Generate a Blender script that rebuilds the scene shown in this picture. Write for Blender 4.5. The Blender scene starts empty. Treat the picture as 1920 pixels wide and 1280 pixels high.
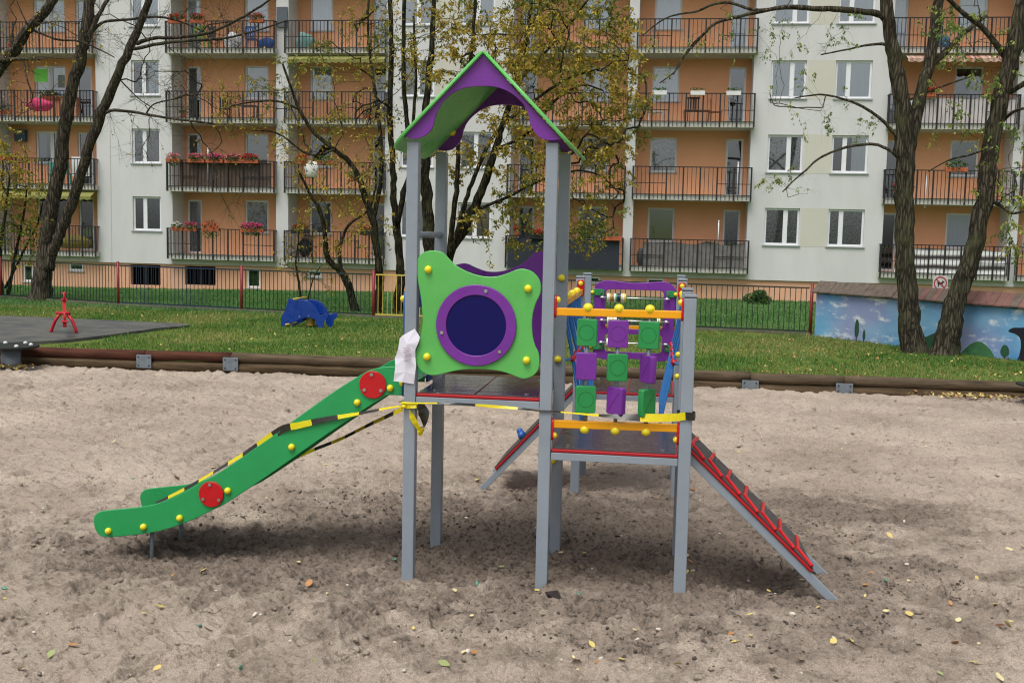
import bpy, math, random
import numpy as np
from mathutils import Vector, Matrix
SC = bpy.context.scene
COL = SC.collection
R = math.radians

# ---------------------------------------------------------------- camera
CAMF, PITCH, YAW, ROLL = 2030.5, -.0981, .1362, -.0223
CX, CY, CH = 1.6423, -7.0396, 2.3436
cam = bpy.data.cameras.new('camera')
cam.sensor_width = 36; cam.lens = 36*CAMF/1920
cam.clip_start = .1; cam.clip_end = 3000
camo = bpy.data.objects.new('camera', cam); COL.objects.link(camo)
camo.matrix_world = Matrix.Translation((CX, CY, CH)) @ Matrix.Rotation(YAW, 4, 'Z') @ Matrix.Rotation(math.pi/2+PITCH, 4, 'X') @ Matrix.Rotation(-ROLL, 4, 'Z')
SC.camera = camo

# ---------------------------------------------------------------- world, sun, exposure
SUN_EL, SUN_AZ = 64, 200          # azimuth: compass, from +Y clockwise
w = bpy.data.worlds.new('World'); SC.world = w; w.use_nodes = True
nt = w.node_tree; nt.nodes.clear()
sky = nt.nodes.new('ShaderNodeTexSky'); sky.sky_type = 'NISHITA'; sky.sun_disc = False
sky.sun_elevation = R(SUN_EL); sky.sun_rotation = R(SUN_AZ)
sky.air_density = 1.0; sky.dust_density = 4.0; sky.ozone_density = 1.0
hs = nt.nodes.new('ShaderNodeHueSaturation'); hs.inputs['Saturation'].default_value = .24
bg = nt.nodes.new('ShaderNodeBackground'); bg.inputs['Strength'].default_value = .105
wo = nt.nodes.new('ShaderNodeOutputWorld')
nt.links.new(sky.outputs[0], hs.inputs['Color']); nt.links.new(hs.outputs[0], bg.inputs[0]); nt.links.new(bg.outputs[0], wo.inputs[0])
sl = bpy.data.lights.new('sun', 'SUN'); sl.energy = 1.35; sl.angle = R(34); sl.color = (1, .97, .93)
so = bpy.data.objects.new('sun', sl); COL.objects.link(so)
az, el = R(SUN_AZ), R(SUN_EL)
sdir = Vector((math.sin(az)*math.cos(el), math.cos(az)*math.cos(el), math.sin(el)))
so.rotation_euler = (-sdir).to_track_quat('-Z', 'Y').to_euler()
so.location = (0, -20, 30)
SC.view_settings.view_transform = 'Standard'; SC.view_settings.look = 'None'
SC.view_settings.gamma = 1; SC.view_settings.use_curve_mapping = False
SC.view_settings.exposure = .54
SC.cycles.filter_width = 1.15; SC.cycles.max_bounces = 6; SC.cycles.diffuse_bounces = 3; SC.cycles.glossy_bounces = 3
SC.cycles.transparent_max_bounces = 12; SC.cycles.transmission_bounces = 4
SC.cycles.caustics_reflective = False; SC.cycles.caustics_refractive = False

# ---------------------------------------------------------------- photograph geometry
def ray(px, py):
    u, v = px-960, py-640
    c, s = math.cos(ROLL), math.sin(ROLL)
    u, v = c*u-s*v, s*u+c*v
    F, Rr, U = 1, u/CAMF, -v/CAMF
    c, s = math.cos(PITCH), math.sin(PITCH)
    Y, Z = c*F-s*U, s*F+c*U
    c, s = math.cos(YAW), math.sin(YAW)
    return np.array([c*Rr-s*Y, s*Rr+c*Y, Z])
C0 = np.array([CX, CY, CH])
def gnd(px, py, z=0):
    d = ray(px, py); return C0+(z-CH)/d[2]*d
def ply(px, py, y):
    d = ray(px, py); return C0+(y-CY)/d[1]*d
def pxm(y):                       # metres per photograph pixel at depth y
    return (y-CY)/CAMF*1.01

# ---------------------------------------------------------------- materials
def lin(r, g, b):
    f = lambda c: (c/255/12.92 if c/255 <= .04045 else ((c/255+.055)/1.055)**2.4)
    return (f(r), f(g), f(b), 1)
MATS = {}
def mat(name, col, rough=.5, var=0, vscale=3, bump=0, bscale=40, metal=0, spec=.5, col2=None, coat=0, stretch=None, transl=0, rvar=0, detail=4):
    if name in MATS: return MATS[name]
    m = bpy.data.materials.new(name); m.use_nodes = True; MATS[name] = m
    n = m.node_tree.nodes; l = m.node_tree.links
    b = n['Principled BSDF']
    c = col if len(col) == 4 else (*col, 1)
    b.inputs['Base Color'].default_value = c
    b.inputs['Roughness'].default_value = rough; b.inputs['Metallic'].default_value = metal
    b.inputs['Specular IOR Level'].default_value = spec
    if coat: b.inputs['Coat Weight'].default_value = coat; b.inputs['Coat Roughness'].default_value = .08
    tc = n.new('ShaderNodeTexCoord'); src = tc.outputs['Object']
    if stretch:
        mp = n.new('ShaderNodeMapping'); mp.inputs['Scale'].default_value = stretch; l.new(src, mp.inputs[0]); src = mp.outputs[0]
    if var or col2:
        t = n.new('ShaderNodeTexNoise'); t.inputs['Scale'].default_value = vscale; t.inputs['Detail'].default_value = detail; t.inputs['Roughness'].default_value = .65
        l.new(src, t.inputs['Vector'])
        cr = n.new('ShaderNodeValToRGB')
        cr.color_ramp.elements[0].position = .3; cr.color_ramp.elements[1].position = .7
        if col2: a_, b_ = c, (*col2[:3], 1)
        else: a_ = tuple(max(0, x*(1-var)) for x in c[:3])+(1,); b_ = tuple(x*(1+var) for x in c[:3])+(1,)
        cr.color_ramp.elements[0].color = a_; cr.color_ramp.elements[1].color = b_
        l.new(t.outputs['Fac'], cr.inputs[0]); l.new(cr.outputs[0], b.inputs['Base Color'])
    if rvar:
        t3 = n.new('ShaderNodeTexNoise'); t3.inputs['Scale'].default_value = 9; t3.inputs['Detail'].default_value = 5; l.new(src, t3.inputs['Vector'])
        mr = n.new('ShaderNodeMapRange'); mr.inputs[1].default_value = .35; mr.inputs[2].default_value = .65
        mr.inputs[3].default_value = max(.02, rough-rvar); mr.inputs[4].default_value = rough+rvar
        l.new(t3.outputs['Fac'], mr.inputs[0]); l.new(mr.outputs[0], b.inputs['Roughness'])
    if bump:
        t2 = n.new('ShaderNodeTexNoise'); t2.inputs['Scale'].default_value = bscale; t2.inputs['Detail'].default_value = 5; l.new(src, t2.inputs['Vector'])
        bp = n.new('ShaderNodeBump'); bp.inputs['Strength'].default_value = bump; bp.inputs['Distance'].default_value = .01
        l.new(t2.outputs['Fac'], bp.inputs['Height']); l.new(bp.outputs[0], b.inputs['Normal'])
        if coat: l.new(bp.outputs[0], b.inputs['Coat Normal'])
    if transl:
        out = n['Material Output']; tr = n.new('ShaderNodeBsdfTranslucent'); mx = n.new('ShaderNodeMixShader'); mx.inputs[0].default_value = transl
        if b.inputs['Base Color'].is_linked: l.new(b.inputs['Base Color'].links[0].from_socket, tr.inputs[0])
        else: tr.inputs[0].default_value = c
        l.new(b.outputs[0], mx.inputs[1]); l.new(tr.outputs[0], mx.inputs[2]); l.new(mx.outputs[0], out.inputs[0])
    return m
def wet(name, col, rough=.32, drop=.14):
    """painted metal or plastic sheet covered with fine rain drops"""
    m = mat(name, col, rough, var=.09, vscale=2.6, rvar=.1, detail=9)
    n = m.node_tree.nodes; l = m.node_tree.links; b = n['Principled BSDF']
    tc = n.new('ShaderNodeTexCoord')
    v = n.new('ShaderNodeTexVoronoi'); v.inputs['Scale'].default_value = 75; l.new(tc.outputs['Object'], v.inputs['Vector'])
    mr = n.new('ShaderNodeMapRange'); mr.inputs[1].default_value = .12; mr.inputs[2].default_value = .34; mr.inputs[3].default_value = 1; mr.inputs[4].default_value = 0
    l.new(v.outputs['Distance'], mr.inputs[0])
    bp = n.new('ShaderNodeBump'); bp.inputs['Strength'].default_value = drop; bp.inputs['Distance'].default_value = .004
    l.new(mr.outputs[0], bp.inputs['Height']); l.new(bp.outputs[0], b.inputs['Normal'])
    return m
M_GREY = wet('grey_paint', lin(140, 150, 160), .38)
M_GREEN = wet('green_plastic', lin(36, 152, 84), .36)
M_BGREEN = wet('block_green', lin(36, 140, 72), .4)
M_LIME = wet('lime_plastic', lin(94, 182, 90), .36)
M_PURP = wet('purple_plastic', lin(116, 46, 150), .36)
M_NAVY = mat('navy_pane', lin(9, 7, 84), .45, spec=.25)
M_BLUEP = wet('blue_plastic', lin(40, 90, 160), .35)
M_YEL = mat('yellow_knob', lin(232, 216, 34), .28, coat=.3)
M_BAR = wet('yellow_bar', lin(238, 165, 10), .35)
M_RED = wet('red_plastic', lin(190, 14, 24), .35)
M_REDC = wet('red_core', lin(168, 18, 28), .4)
M_ORANGE = mat('orange_hold', lin(240, 110, 30), .4)
M_STEEL = mat('steel', (.55, .56, .57), .3, metal=1, rvar=.1)
M_ZINC = mat('galvanised', lin(120, 130, 138), .5, var=.25, vscale=8, metal=.4)
M_BLACK = mat('black_rubber', (.015, .015, .016), .5)
M_ROPE = mat('blue_rope', lin(52, 125, 200), .75, bump=.6, bscale=250, var=.15, vscale=60)
M_TAPEY = mat('tape_yellow', lin(240, 222, 30), .3, transl=.25)
M_TAPEB = mat('tape_black', (.02, .019, .014), .3)
M_DECK = mat('wet_deck', (.016, .012, .015), .16, rvar=.13, col2=(.04, .03, .036), vscale=5, bump=.45, bscale=30, coat=.7, spec=.8, stretch=(.5, 1.6, 1))
M_RAMP = mat('ramp_deck', (.045, .042, .042), .45, var=.2, vscale=10, rvar=.12)
M_PAPER = mat('paper', lin(240, 238, 250), .35, transl=.15, var=.03, vscale=9)
M_INK = mat('faded_ink', lin(170, 150, 165), .5)

# ---------------------------------------------------------------- mesh helpers
ORG = {}
def org(o):
    return np.array(ORG.get(o.name, (0, 0, 0))) if o else np.zeros(3)
def tag(o, label=None, cat=None, group=None, kind=None):
    if label: o['label'] = label
    if cat: o['category'] = cat
    if group: o['group'] = group
    if kind: o['kind'] = kind
    return o
def thing(name, loc, label, cat, group=None):
    o = bpy.data.objects.new(name, None); COL.objects.link(o); o.location = loc; o.empty_display_size = .2
    ORG[o.name] = tuple(loc)
    return tag(o, label, cat, group)
def link(name, me, parent=None, origin=None):
    o = bpy.data.objects.new(name, me); COL.objects.link(o)
    if parent: o.parent = parent; ORG[o.name] = ORG.get(parent.name, (0, 0, 0))
    elif origin is not None: o.location = origin; ORG[o.name] = tuple(origin)
    return o
def npmesh(name, V, F, mats, mi=None, smooth=False):
    """V (n,3); F a list of faces or an (m,k) array"""
    me = bpy.data.meshes.new(name)
    V = np.asarray(V, dtype=np.float32)
    if isinstance(F, np.ndarray):
        m, k = F.shape
        me.vertices.add(len(V)); me.vertices.foreach_set('co', V.ravel())
        me.loops.add(m*k); me.loops.foreach_set('vertex_index', F.astype(np.int32).ravel())
        me.polygons.add(m); me.polygons.foreach_set('loop_start', np.arange(m, dtype=np.int32)*k)
        me.polygons.foreach_set('loop_total', np.full(m, k, dtype=np.int32))
        me.update(calc_edges=True)
    else:
        me.from_pydata(V.tolist(), [], F); me.update()
    for m_ in (mats if isinstance(mats, (list, tuple)) else [mats]): me.materials.append(m_)
    if mi is not None: me.polygons.foreach_set('material_index', np.asarray(mi, dtype=np.int32))
    if smooth: me.polygons.foreach_set('use_smooth', np.ones(len(me.polygons), dtype=bool))
    me.validate()
    return me
class MB:
    def __init__(s): s.v = []; s.f = []; s.m = []; s.sm = []
    def add(s, V, F, m=0, sm=False):
        k = len(s.v); s.v += [tuple(map(float, p)) for p in V]
        for f in F: s.f.append([i+k for i in f]); s.m.append(m); s.sm.append(sm)
        return s
    def box(s, x0, x1, y0, y1, z0, z1, m=0):
        V = [(x0, y0, z0), (x1, y0, z0), (x1, y1, z0), (x0, y1, z0), (x0, y0, z1), (x1, y0, z1), (x1, y1, z1), (x0, y1, z1)]
        return s.add(V, [(0, 3, 2, 1), (4, 5, 6, 7), (0, 1, 5, 4), (1, 2, 6, 5), (2, 3, 7, 6), (3, 0, 4, 7)], m)
    def obox(s, c, ax, half, m=0):
        c = np.array(c, float); A = np.array(ax, float)
        V = [c+A[0]*half[0]*a+A[1]*half[1]*b+A[2]*half[2]*d for d in (-1, 1) for (a, b) in ((-1, -1), (1, -1), (1, 1), (-1, 1))]
        return s.add(V, [(0, 3, 2, 1), (4, 5, 6, 7), (0, 1, 5, 4), (1, 2, 6, 5), (2, 3, 7, 6), (3, 0, 4, 7)], m)
    def bar(s, a, b, wd, ht, m=0, up=(0, 0, 1)):
        a = np.array(a, float); b = np.array(b, float); d = b-a; L = np.linalg.norm(d); d /= L
        u = np.array(up, float); x = np.cross(d, u)
        if np.linalg.norm(x) < 1e-4: x = np.cross(d, (0, 1, 0))
        x /= np.linalg.norm(x); z = np.cross(x, d)
        return s.obox((a+b)/2, (x, d, z), (wd/2, L/2, ht/2), m)
    def tube(s, P, r, n=8, m=0, cap=True, sm=True):
        P = np.array(P, float); k = len(P)
        r = np.full(k, r) if np.isscalar(r) else np.array(r, float)
        T = np.gradient(P, axis=0); T /= np.linalg.norm(T, axis=1)[:, None]+1e-9
        ref = np.array((0, 0, 1.)) if abs(T[0][2]) < .9 else np.array((1., 0, 0))
        V = []; x = np.cross(T[0], ref); x /= np.linalg.norm(x)
        a = np.arange(n)*2*math.pi/n
        for i in range(k):
            x = x-T[i]*np.dot(x, T[i]); x /= np.linalg.norm(x)+1e-9; y = np.cross(T[i], x)
            V.append(P[i]+r[i]*(np.cos(a)[:, None]*x+np.sin(a)[:, None]*y))
        V = np.concatenate(V)
        F = [(i*n+j, i*n+(j+1) % n, (i+1)*n+(j+1) % n, (i+1)*n+j) for i in range(k-1) for j in range(n)]
        if cap: F += [tuple(range(n-1, -1, -1)), tuple(range((k-1)*n, k*n))]
        return s.add(V, F, m, sm)
    def ball(s, c, r, n=12, sq=(1, 1, 1), m=0, k=7):
        c = np.array(c, float); V = []; F = []
        for i in range(1, k):
            t = math.pi*i/k
            for j in range(n):
                a = 2*math.pi*j/n
                V.append(c+np.array((math.sin(t)*math.cos(a)*sq[0], math.sin(t)*math.sin(a)*sq[1], math.cos(t)*sq[2]))*r)
        F = [(i*n+j, (i+1)*n+j, (i+1)*n+(j+1) % n, i*n+(j+1) % n) for i in range(k-2) for j in range(n)]
        V += [c+np.array((0, 0, r*sq[2])), c-np.array((0, 0, r*sq[2]))]; q = (k-1)*n
        F += [(q, j, (j+1) % n) for j in range(n)]+[(q+1, (k-2)*n+(j+1) % n, (k-2)*n+j) for j in range(n)]
        return s.add(V, F, m, True)
    def disc(s, c, axis, r, h, n=24, m=0):
        a = np.array(c, float); d = np.array(axis, float); d /= np.linalg.norm(d)
        return s.tube([a-d*h/2, a+d*h/2], r, n, m, True, False)
    def mesh(s, name, mats, o=(0, 0, 0)):
        me = npmesh(name, np.array(s.v)-np.array(o), s.f, mats, s.m)
        me.polygons.foreach_set('use_smooth', np.array(s.sm, dtype=bool))
        return me
    def build(s, name, mats, parent=None, origin=None, bevel=0, seg=2):
        o0 = org(parent) if parent else (np.array(origin) if origin is not None else np.zeros(3))
        o = link(name, s.mesh(name, mats, o0), parent, origin)
        if bevel:
            b = o.modifiers.new('bevel', 'BEVEL'); b.width = bevel; b.segments = seg; b.limit_method = 'ANGLE'; b.angle_limit = R(40)
        return o
def catmull(P, k=6, closed=True):
    P = [np.array(p, float) for p in P]; n = len(P); out = []
    for i in range(n if closed else n-1):
        p0, p1, p2, p3 = (P[(i-1) % n], P[i], P[(i+1) % n], P[(i+2) % n]) if closed else (P[max(i-1, 0)], P[i], P[i+1], P[min(i+2, n-1)])
        for j in range(k):
            t = j/k
            out.append(.5*((2*p1)+(-p0+p2)*t+(2*p0-5*p1+4*p2-p3)*t*t+(-p0+3*p1-3*p2+p3)*t**3))
    if not closed: out.append(P[-1])
    return out
def circle(cx, cy, r, n=48):
    return [(cx+r*math.cos(2*math.pi*i/n), cy+r*math.sin(2*math.pi*i/n)) for i in range(n)]
def rrect(x0, x1, y0, y1, r, n=6):
    P = []
    for (cx, cy, a) in ((x1-r, y1-r, 0), (x0+r, y1-r, 90), (x0+r, y0+r, 180), (x1-r, y0+r, 270)):
        P += [(cx+r*math.cos(R(a+90*i/n)), cy+r*math.sin(R(a+90*i/n))) for i in range(n+1)]
    return P
def plate(name, loops, th, frame, material, parent=None, bev=.004, origin=None):
    """a bevelled board cut from 2D loops (holes allowed). frame = (origin, u axis, v axis); thickness lies behind and before the frame plane evenly"""
    cu = bpy.data.curves.new('c', 'CURVE'); cu.dimensions = '2D'; cu.fill_mode = 'BOTH'
    cu.extrude = max(th/2-bev, .0005); cu.bevel_depth = bev; cu.bevel_resolution = 1; cu.offset = -bev
    for lp in loops:
        sp = cu.splines.new('POLY'); sp.points.add(len(lp)-1)
        for p, q in zip(sp.points, lp): p.co = (q[0], q[1], 0, 1)
        sp.use_cyclic_u = True
    ob = bpy.data.objects.new('c', cu); COL.objects.link(ob)
    dg = bpy.context.evaluated_depsgraph_get()
    me = bpy.data.meshes.new_from_object(ob.evaluated_get(dg)); me.name = name
    bpy.data.objects.remove(ob); bpy.data.curves.remove(cu)
    o, u, v = [np.array(a, float) for a in frame]; nrm = np.cross(u, v)
    co = np.empty(len(me.vertices)*3, np.float32); me.vertices.foreach_get('co', co); co = co.reshape(-1, 3)
    o0 = org(parent) if parent else (np.array(origin) if origin is not None else np.zeros(3))
    W = o+co[:, :1]*u+co[:, 1:2]*v+co[:, 2:3]*nrm-o0
    me.vertices.foreach_set('co', W.astype(np.float32).ravel())
    me.materials.clear(); me.materials.append(material); me.update()
    return link(name, me, parent, origin)
def vplane(y):                    # frame: x along world x, v up, at depth y
    return ((0, y, 0), (1, 0, 0), (0, 0, 1))
def pxy(pts, y, ox=0, oy=0, sc=1):
    return [tuple(ply(ox+a/sc, oy+b/sc, y)[[0, 2]]) for a, b in pts]
_rs = np.random.RandomState
def vnoise(x, y, seed=0):
    xi = np.floor(x).astype(np.int64); yi = np.floor(y).astype(np.int64); fx = x-xi; fy = y-yi
    def h(i, j):
        n = (i*374761393+j*668265263+seed*1274126177) & 0x7fffffff
        n = ((n ^ (n >> 13))*1274126177) & 0x7fffffff
        return ((n ^ (n >> 16)) & 0xffff)/65535.
    u = fx*fx*(3-2*fx); v = fy*fy*(3-2*fy)
    return (h(xi, yi)*(1-u)+h(xi+1, yi)*u)*(1-v)+(h(xi, yi+1)*(1-u)+h(xi+1, yi+1)*u)*v
def fbm(x, y, seed=0, o=4):
    r = 0; a = .5
    for k in range(o): r = r+a*vnoise(x*2**k, y*2**k, seed+k*7); a *= .5
    return r-.5*(1-.5**o)

# ---------------------------------------------------------------- ground
PITY = lambda x: 10.14+.058*(x-0)   # line of the timber edging
def lawn_z(x, y):
    t = np.clip((y-24)/11, 0, 1); t = t*t*(3-2*t)
    return .03+.03*fbm(x*.35, y*.35, 3)-t*(.02+.3*np.clip((-x-2)/20, 0, 1))
m = mat('lawn_soil', lin(66, 84, 38), .9)
n = m.node_tree.nodes; l = m.node_tree.links; b = n['Principled BSDF']; b.inputs['Specular IOR Level'].default_value = .1
tc = n.new('ShaderNodeTexCoord')
t1 = n.new('ShaderNodeTexNoise'); t1.inputs['Scale'].default_value = .55; t1.inputs['Detail'].default_value = 6; t1.inputs['Roughness'].default_value = .7
t2 = n.new('ShaderNodeTexNoise'); t2.inputs['Scale'].default_value = 9; t2.inputs['Detail'].default_value = 6; t2.inputs['Roughness'].default_value = .75
l.new(tc.outputs['Object'], t1.inputs[0]); l.new(tc.outputs['Object'], t2.inputs[0])
c1 = n.new('ShaderNodeValToRGB'); e = c1.color_ramp.elements
e[0].position = .36; e[0].color = lin(74, 104, 44); e[1].position = .7; e[1].color = lin(122, 128, 70)
c2 = n.new('ShaderNodeValToRGB'); e = c2.color_ramp.elements
e[0].position = .3; e[0].color = (.45, .45, .4, 1); e[1].position = .72; e[1].color = (1.35, 1.3, 1.1, 1)
mx = n.new('ShaderNodeMix'); mx.data_type = 'RGBA'; mx.blend_type = 'MULTIPLY'; mx.inputs[0].default_value = 1
l.new(t1.outputs[0], c1.inputs[0]); l.new(t2.outputs[0], c2.inputs[0]); l.new(c1.outputs[0], mx.inputs[6]); l.new(c2.outputs[0], mx.inputs[7])
# fresher, greener lawn behind the fence (y > 21.5)
sx = n.new('ShaderNodeSeparateXYZ'); l.new(tc.outputs['Object'], sx.inputs[0])
mr = n.new('ShaderNodeMapRange'); mr.inputs[1].default_value = 21; mr.inputs[2].default_value = 22.2; l.new(sx.outputs[1], mr.inputs[0])
mx2 = n.new('ShaderNodeMix'); mx2.data_type = 'RGBA'; mx2.inputs[7].default_value = lin(84, 118, 66)
mx3 = n.new('ShaderNodeMix'); mx3.data_type = 'RGBA'; mx3.blend_type = 'MULTIPLY'; mx3.inputs[0].default_value = 1
l.new(mr.outputs[0], mx2.inputs[0]); l.new(c1.outputs[0], mx2.inputs[6]); l.new(mx2.outputs[2], mx3.inputs[6]); l.new(c2.outputs[0], mx3.inputs[7])
l.new(mx3.outputs[2], b.inputs['Base Color'])
M_LAWN = m
xs = np.linspace(-46, 38, 240); ys = np.concatenate([np.linspace(0, 14.5, 90), np.linspace(14.8, 40, 70)])
X, T = np.meshgrid(xs, ys); Y = np.where(T <= 14.5, T/14.5*(14.5-PITY(X)-.09)+PITY(X)+.09, T)
Z = lawn_z(X, Y)
ny, nx = X.shape
idx = np.arange(ny*nx).reshape(ny, nx)
F4 = lambda I: np.stack([I[:-1, :-1], I[:-1, 1:], I[1:, 1:], I[1:, :-1]], -1).reshape(-1, 4)
me = npmesh('lawn', np.stack([X, Y, Z], -1).reshape(-1, 3), F4(idx), M_LAWN, smooth=True)
tag(link('lawn', me), kind='structure')
me = npmesh('ground', [(-900, -900, -.75), (900, -900, -.75), (900, 900, -.75), (-900, 900, -.75)], [(0, 1, 2, 3)], M_LAWN)
tag(link('ground', me), kind='structure')

# sand: one finely modelled sheet, dug over round the play tower
def sand_z(x, y, fine=True):
    r2 = lambda cx, cy, s: np.exp(-((x-cx)**2+(y-cy)**2)/(2*s*s))
    z = .05*fbm(x*.45, y*.45, 11, 3)
    far = np.clip((y-5)/5, 0, 1)
    z = z+.05*far*fbm(x*.9+3, y*.9, 77, 3)
    z = z+.045*r2(1.9, -.1, .5)+.02*r2(.95, -.1, .3)+.05*r2(2.95, .4, .35)-.05*r2(.45, .55, .45)-.05*r2(1.5, .4, .5)-.09*r2(2.45, .5, .3)
    z = z-.06*r2(-1.7, .45, .5)+.03*r2(-2.6, .4, .4)+.03*r2(.9, 2.6, .3)-.05*r2(.5, 3.1, .4)-.04*r2(1.4, 3.2, .5)
    for px_, py_ in ((0, 0), (.914, 0), (1.828, 0), (0, .914), (.914, .914), (1.828, .914), (.914, 2.75), (1.828, 2.75)): z = z+.028*r2(px_+.03, py_-.05, .09)
    if fine:
        # tramplings: overlapping soft pits with raised rims, then lumps and crumbs
        n1 = vnoise(x*3.2+.4*vnoise(x*5, y*5, 5), y*4.2, 21); n2 = vnoise(x*6.5, y*8.5+.3*n1, 22)
        z = z+.020*(np.abs(n1-.5)*2-.5)+.020*(1-np.abs(n2-.5)*2)**2-.010
        n3 = vnoise(x*12+n1, y*16, 23); n4 = vnoise(x*27, y*31, 24); n5 = vnoise(x*52, y*55, 25); n6 = vnoise(x*9, y*13+n2, 26)
        dug = np.minimum(r2(.9, .6, 1.7)+r2(-1.2, .4, .9), 1)
        z = z+(.026+.014*dug)*(n3-.5)+(.028+.026*dug)*np.maximum(n4-.4, 0)+(.014+.008*dug)*(n5-.5)-.034*np.clip((n6-.66)*5, 0, 1)
    return z
def sand_grid():
    D = [2.6]
    while D[-1] < 18.6: D.append(D[-1]+min(max(.42*D[-1]**2/2534, .007), .045))
    D = np.array(D); s = np.linspace(-1, 1, 720)
    S, DD = np.meshgrid(s, D)
    wv = DD*.58+1.1
    x = CX-.137*DD+S*wv*1.0; y = CY+DD
    return x, y
X, Y = sand_grid(); lim = PITY(X)+.02
keep = Y[:, :] <= lim+.3
Yc = np.minimum(Y, lim)
Z = sand_z(X, Yc)
rng = _rs(5)
for k in range(900):              # footprints and kicked-up ridges
    cx, cy = rng.uniform(-9, 7.5), rng.uniform(-3, 10)
    a = rng.uniform(0, math.pi); L, W_ = rng.uniform(.06, .17), rng.uniform(.03, .075); dp = rng.uniform(.018, .045)
    mk = (np.abs(X-cx) < .5) & (np.abs(Yc-cy) < .5)
    if not mk.any(): continue
    dx, dy = X[mk]-cx, Yc[mk]-cy
    u = (dx*math.cos(a)+dy*math.sin(a))/L; v = (-dx*math.sin(a)+dy*math.cos(a))/W_
    q = u*u+v*v
    Z[mk] += -dp*np.exp(-q)+dp*.65*np.exp(-((np.sqrt(q)-1.7)/.5)**2)*(v > 0)
m = mat('sand', lin(160, 140, 122), .95)
n = m.node_tree.nodes; l = m.node_tree.links; b = n['Principled BSDF']; b.inputs['Specular IOR Level'].default_value = .15
tc = n.new('ShaderNodeTexCoord')
def nz(sc, det=6, ro=.6):
    t = n.new('ShaderNodeTexNoise'); t.inputs['Scale'].default_value = sc; t.inputs['Detail'].default_value = det; t.inputs['Roughness'].default_value = ro
    l.new(tc.outputs['Object'], t.inputs[0]); return t.outputs['Fac']
def ramp(src, p0, c0, p1, c1):
    r_ = n.new('ShaderNodeValToRGB'); e = r_.color_ramp.elements; e[0].position = p0; e[0].color = c0; e[1].position = p1; e[1].color = c1; l.new(src, r_.inputs[0]); return r_.outputs[0]
def mixc(fac, a, b_, mode='MIX'):
    q = n.new('ShaderNodeMix'); q.data_type = 'RGBA'; q.blend_type = mode
    for v_, s_ in ((fac, 0), (a, 6), (b_, 7)):
        if hasattr(v_, 'links'): l.new(v_, q.inputs[s_])
        else: q.inputs[s_].default_value = v_
    return q.outputs[2]
def math_(op, a, b_=0.):
    q = n.new('ShaderNodeMath'); q.operation = op
    for v_, s_ in ((a, 0), (b_, 1)):
        if hasattr(v_, 'links'): l.new(v_, q.inputs[s_])
        else: q.inputs[s_].default_value = v_
    return q.outputs[0]
base = ramp(nz(.7, 7, .65), .35, lin(158, 144, 130), .68, lin(194, 179, 163))
grain = ramp(nz(150, 5, .8), .32, (.42, .42, .42, 1), .68, (1.5, 1.5, 1.5, 1))
base = mixc(1., base, grain, 'MULTIPLY')
# damp dark soil dug up round the posts, darker sand along the slide, broken up by noise
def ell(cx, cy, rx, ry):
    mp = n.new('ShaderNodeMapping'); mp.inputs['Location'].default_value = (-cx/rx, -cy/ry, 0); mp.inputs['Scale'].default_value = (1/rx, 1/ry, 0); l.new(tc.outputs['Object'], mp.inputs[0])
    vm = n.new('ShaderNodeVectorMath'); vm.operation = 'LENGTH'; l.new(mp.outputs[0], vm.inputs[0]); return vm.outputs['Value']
d1 = math_('MINIMUM', ell(1.05, .9, 3.5, 2.6), ell(-1.3, .35, 2.2, 1.15))  # second ellipse darkens the sand along the slide
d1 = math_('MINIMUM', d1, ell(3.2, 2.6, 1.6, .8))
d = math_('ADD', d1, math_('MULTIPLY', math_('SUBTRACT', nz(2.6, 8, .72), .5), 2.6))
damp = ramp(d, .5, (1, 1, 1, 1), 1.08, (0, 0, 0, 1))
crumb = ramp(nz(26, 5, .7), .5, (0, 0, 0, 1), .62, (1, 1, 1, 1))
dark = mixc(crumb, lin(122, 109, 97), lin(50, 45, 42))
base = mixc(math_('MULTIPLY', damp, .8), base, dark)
spots = ramp(nz(15, 5, .68), .58, (0, 0, 0, 1), .68, (1, 1, 1, 1))
base = mixc(math_('MULTIPLY', spots, .45), base, lin(88, 79, 70))
pit = n.new('ShaderNodeMapping'); pit.inputs['Scale'].default_value = (1, 1.5, 1); l.new(tc.outputs['Object'], pit.inputs[0])
tp = n.new('ShaderNodeTexNoise'); tp.inputs['Scale'].default_value = 19; tp.inputs['Detail'].default_value = 5; tp.inputs['Roughness'].default_value = .72; l.new(pit.outputs[0], tp.inputs[0])
base = mixc(math_('MULTIPLY', ramp(tp.outputs['Fac'], .57, (0, 0, 0, 1), .66, (1, 1, 1, 1)), .5), base, lin(98, 87, 77))
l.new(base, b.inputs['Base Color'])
hgt = math_('ADD', math_('MULTIPLY', nz(120, 4, .7), .5), math_('MULTIPLY', nz(38, 5, .65), 1.2))
bp = n.new('ShaderNodeBump'); bp.inputs['Strength'].default_value = .9; bp.inputs['Distance'].default_value = .02
l.new(hgt, bp.inputs['Height']); l.new(bp.outputs[0], b.inputs['Normal'])
M_SAND = m
ny, nx = X.shape; idx = np.arange(ny*nx).reshape(ny, nx)
Fq = F4(idx); kf = keep[:-1, :-1].ravel(); Fq = Fq[kf]
V = np.stack([X, Yc, Z], -1).reshape(-1, 3)
xs = np.linspace(-26, 26, 110); ys = np.linspace(-16, 1, 60); X2, T2 = np.meshgrid(xs, ys); Y2 = -16+(T2+16)/17*(PITY(X2)+16)
Z2 = sand_z(X2, Y2, False)-.075
i2 = np.arange(X2.size).reshape(X2.shape)+len(V)
V = np.concatenate([V, np.stack([X2, Y2, Z2], -1).reshape(-1, 3)]); Fq = np.concatenate([Fq, F4(i2)])
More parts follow.
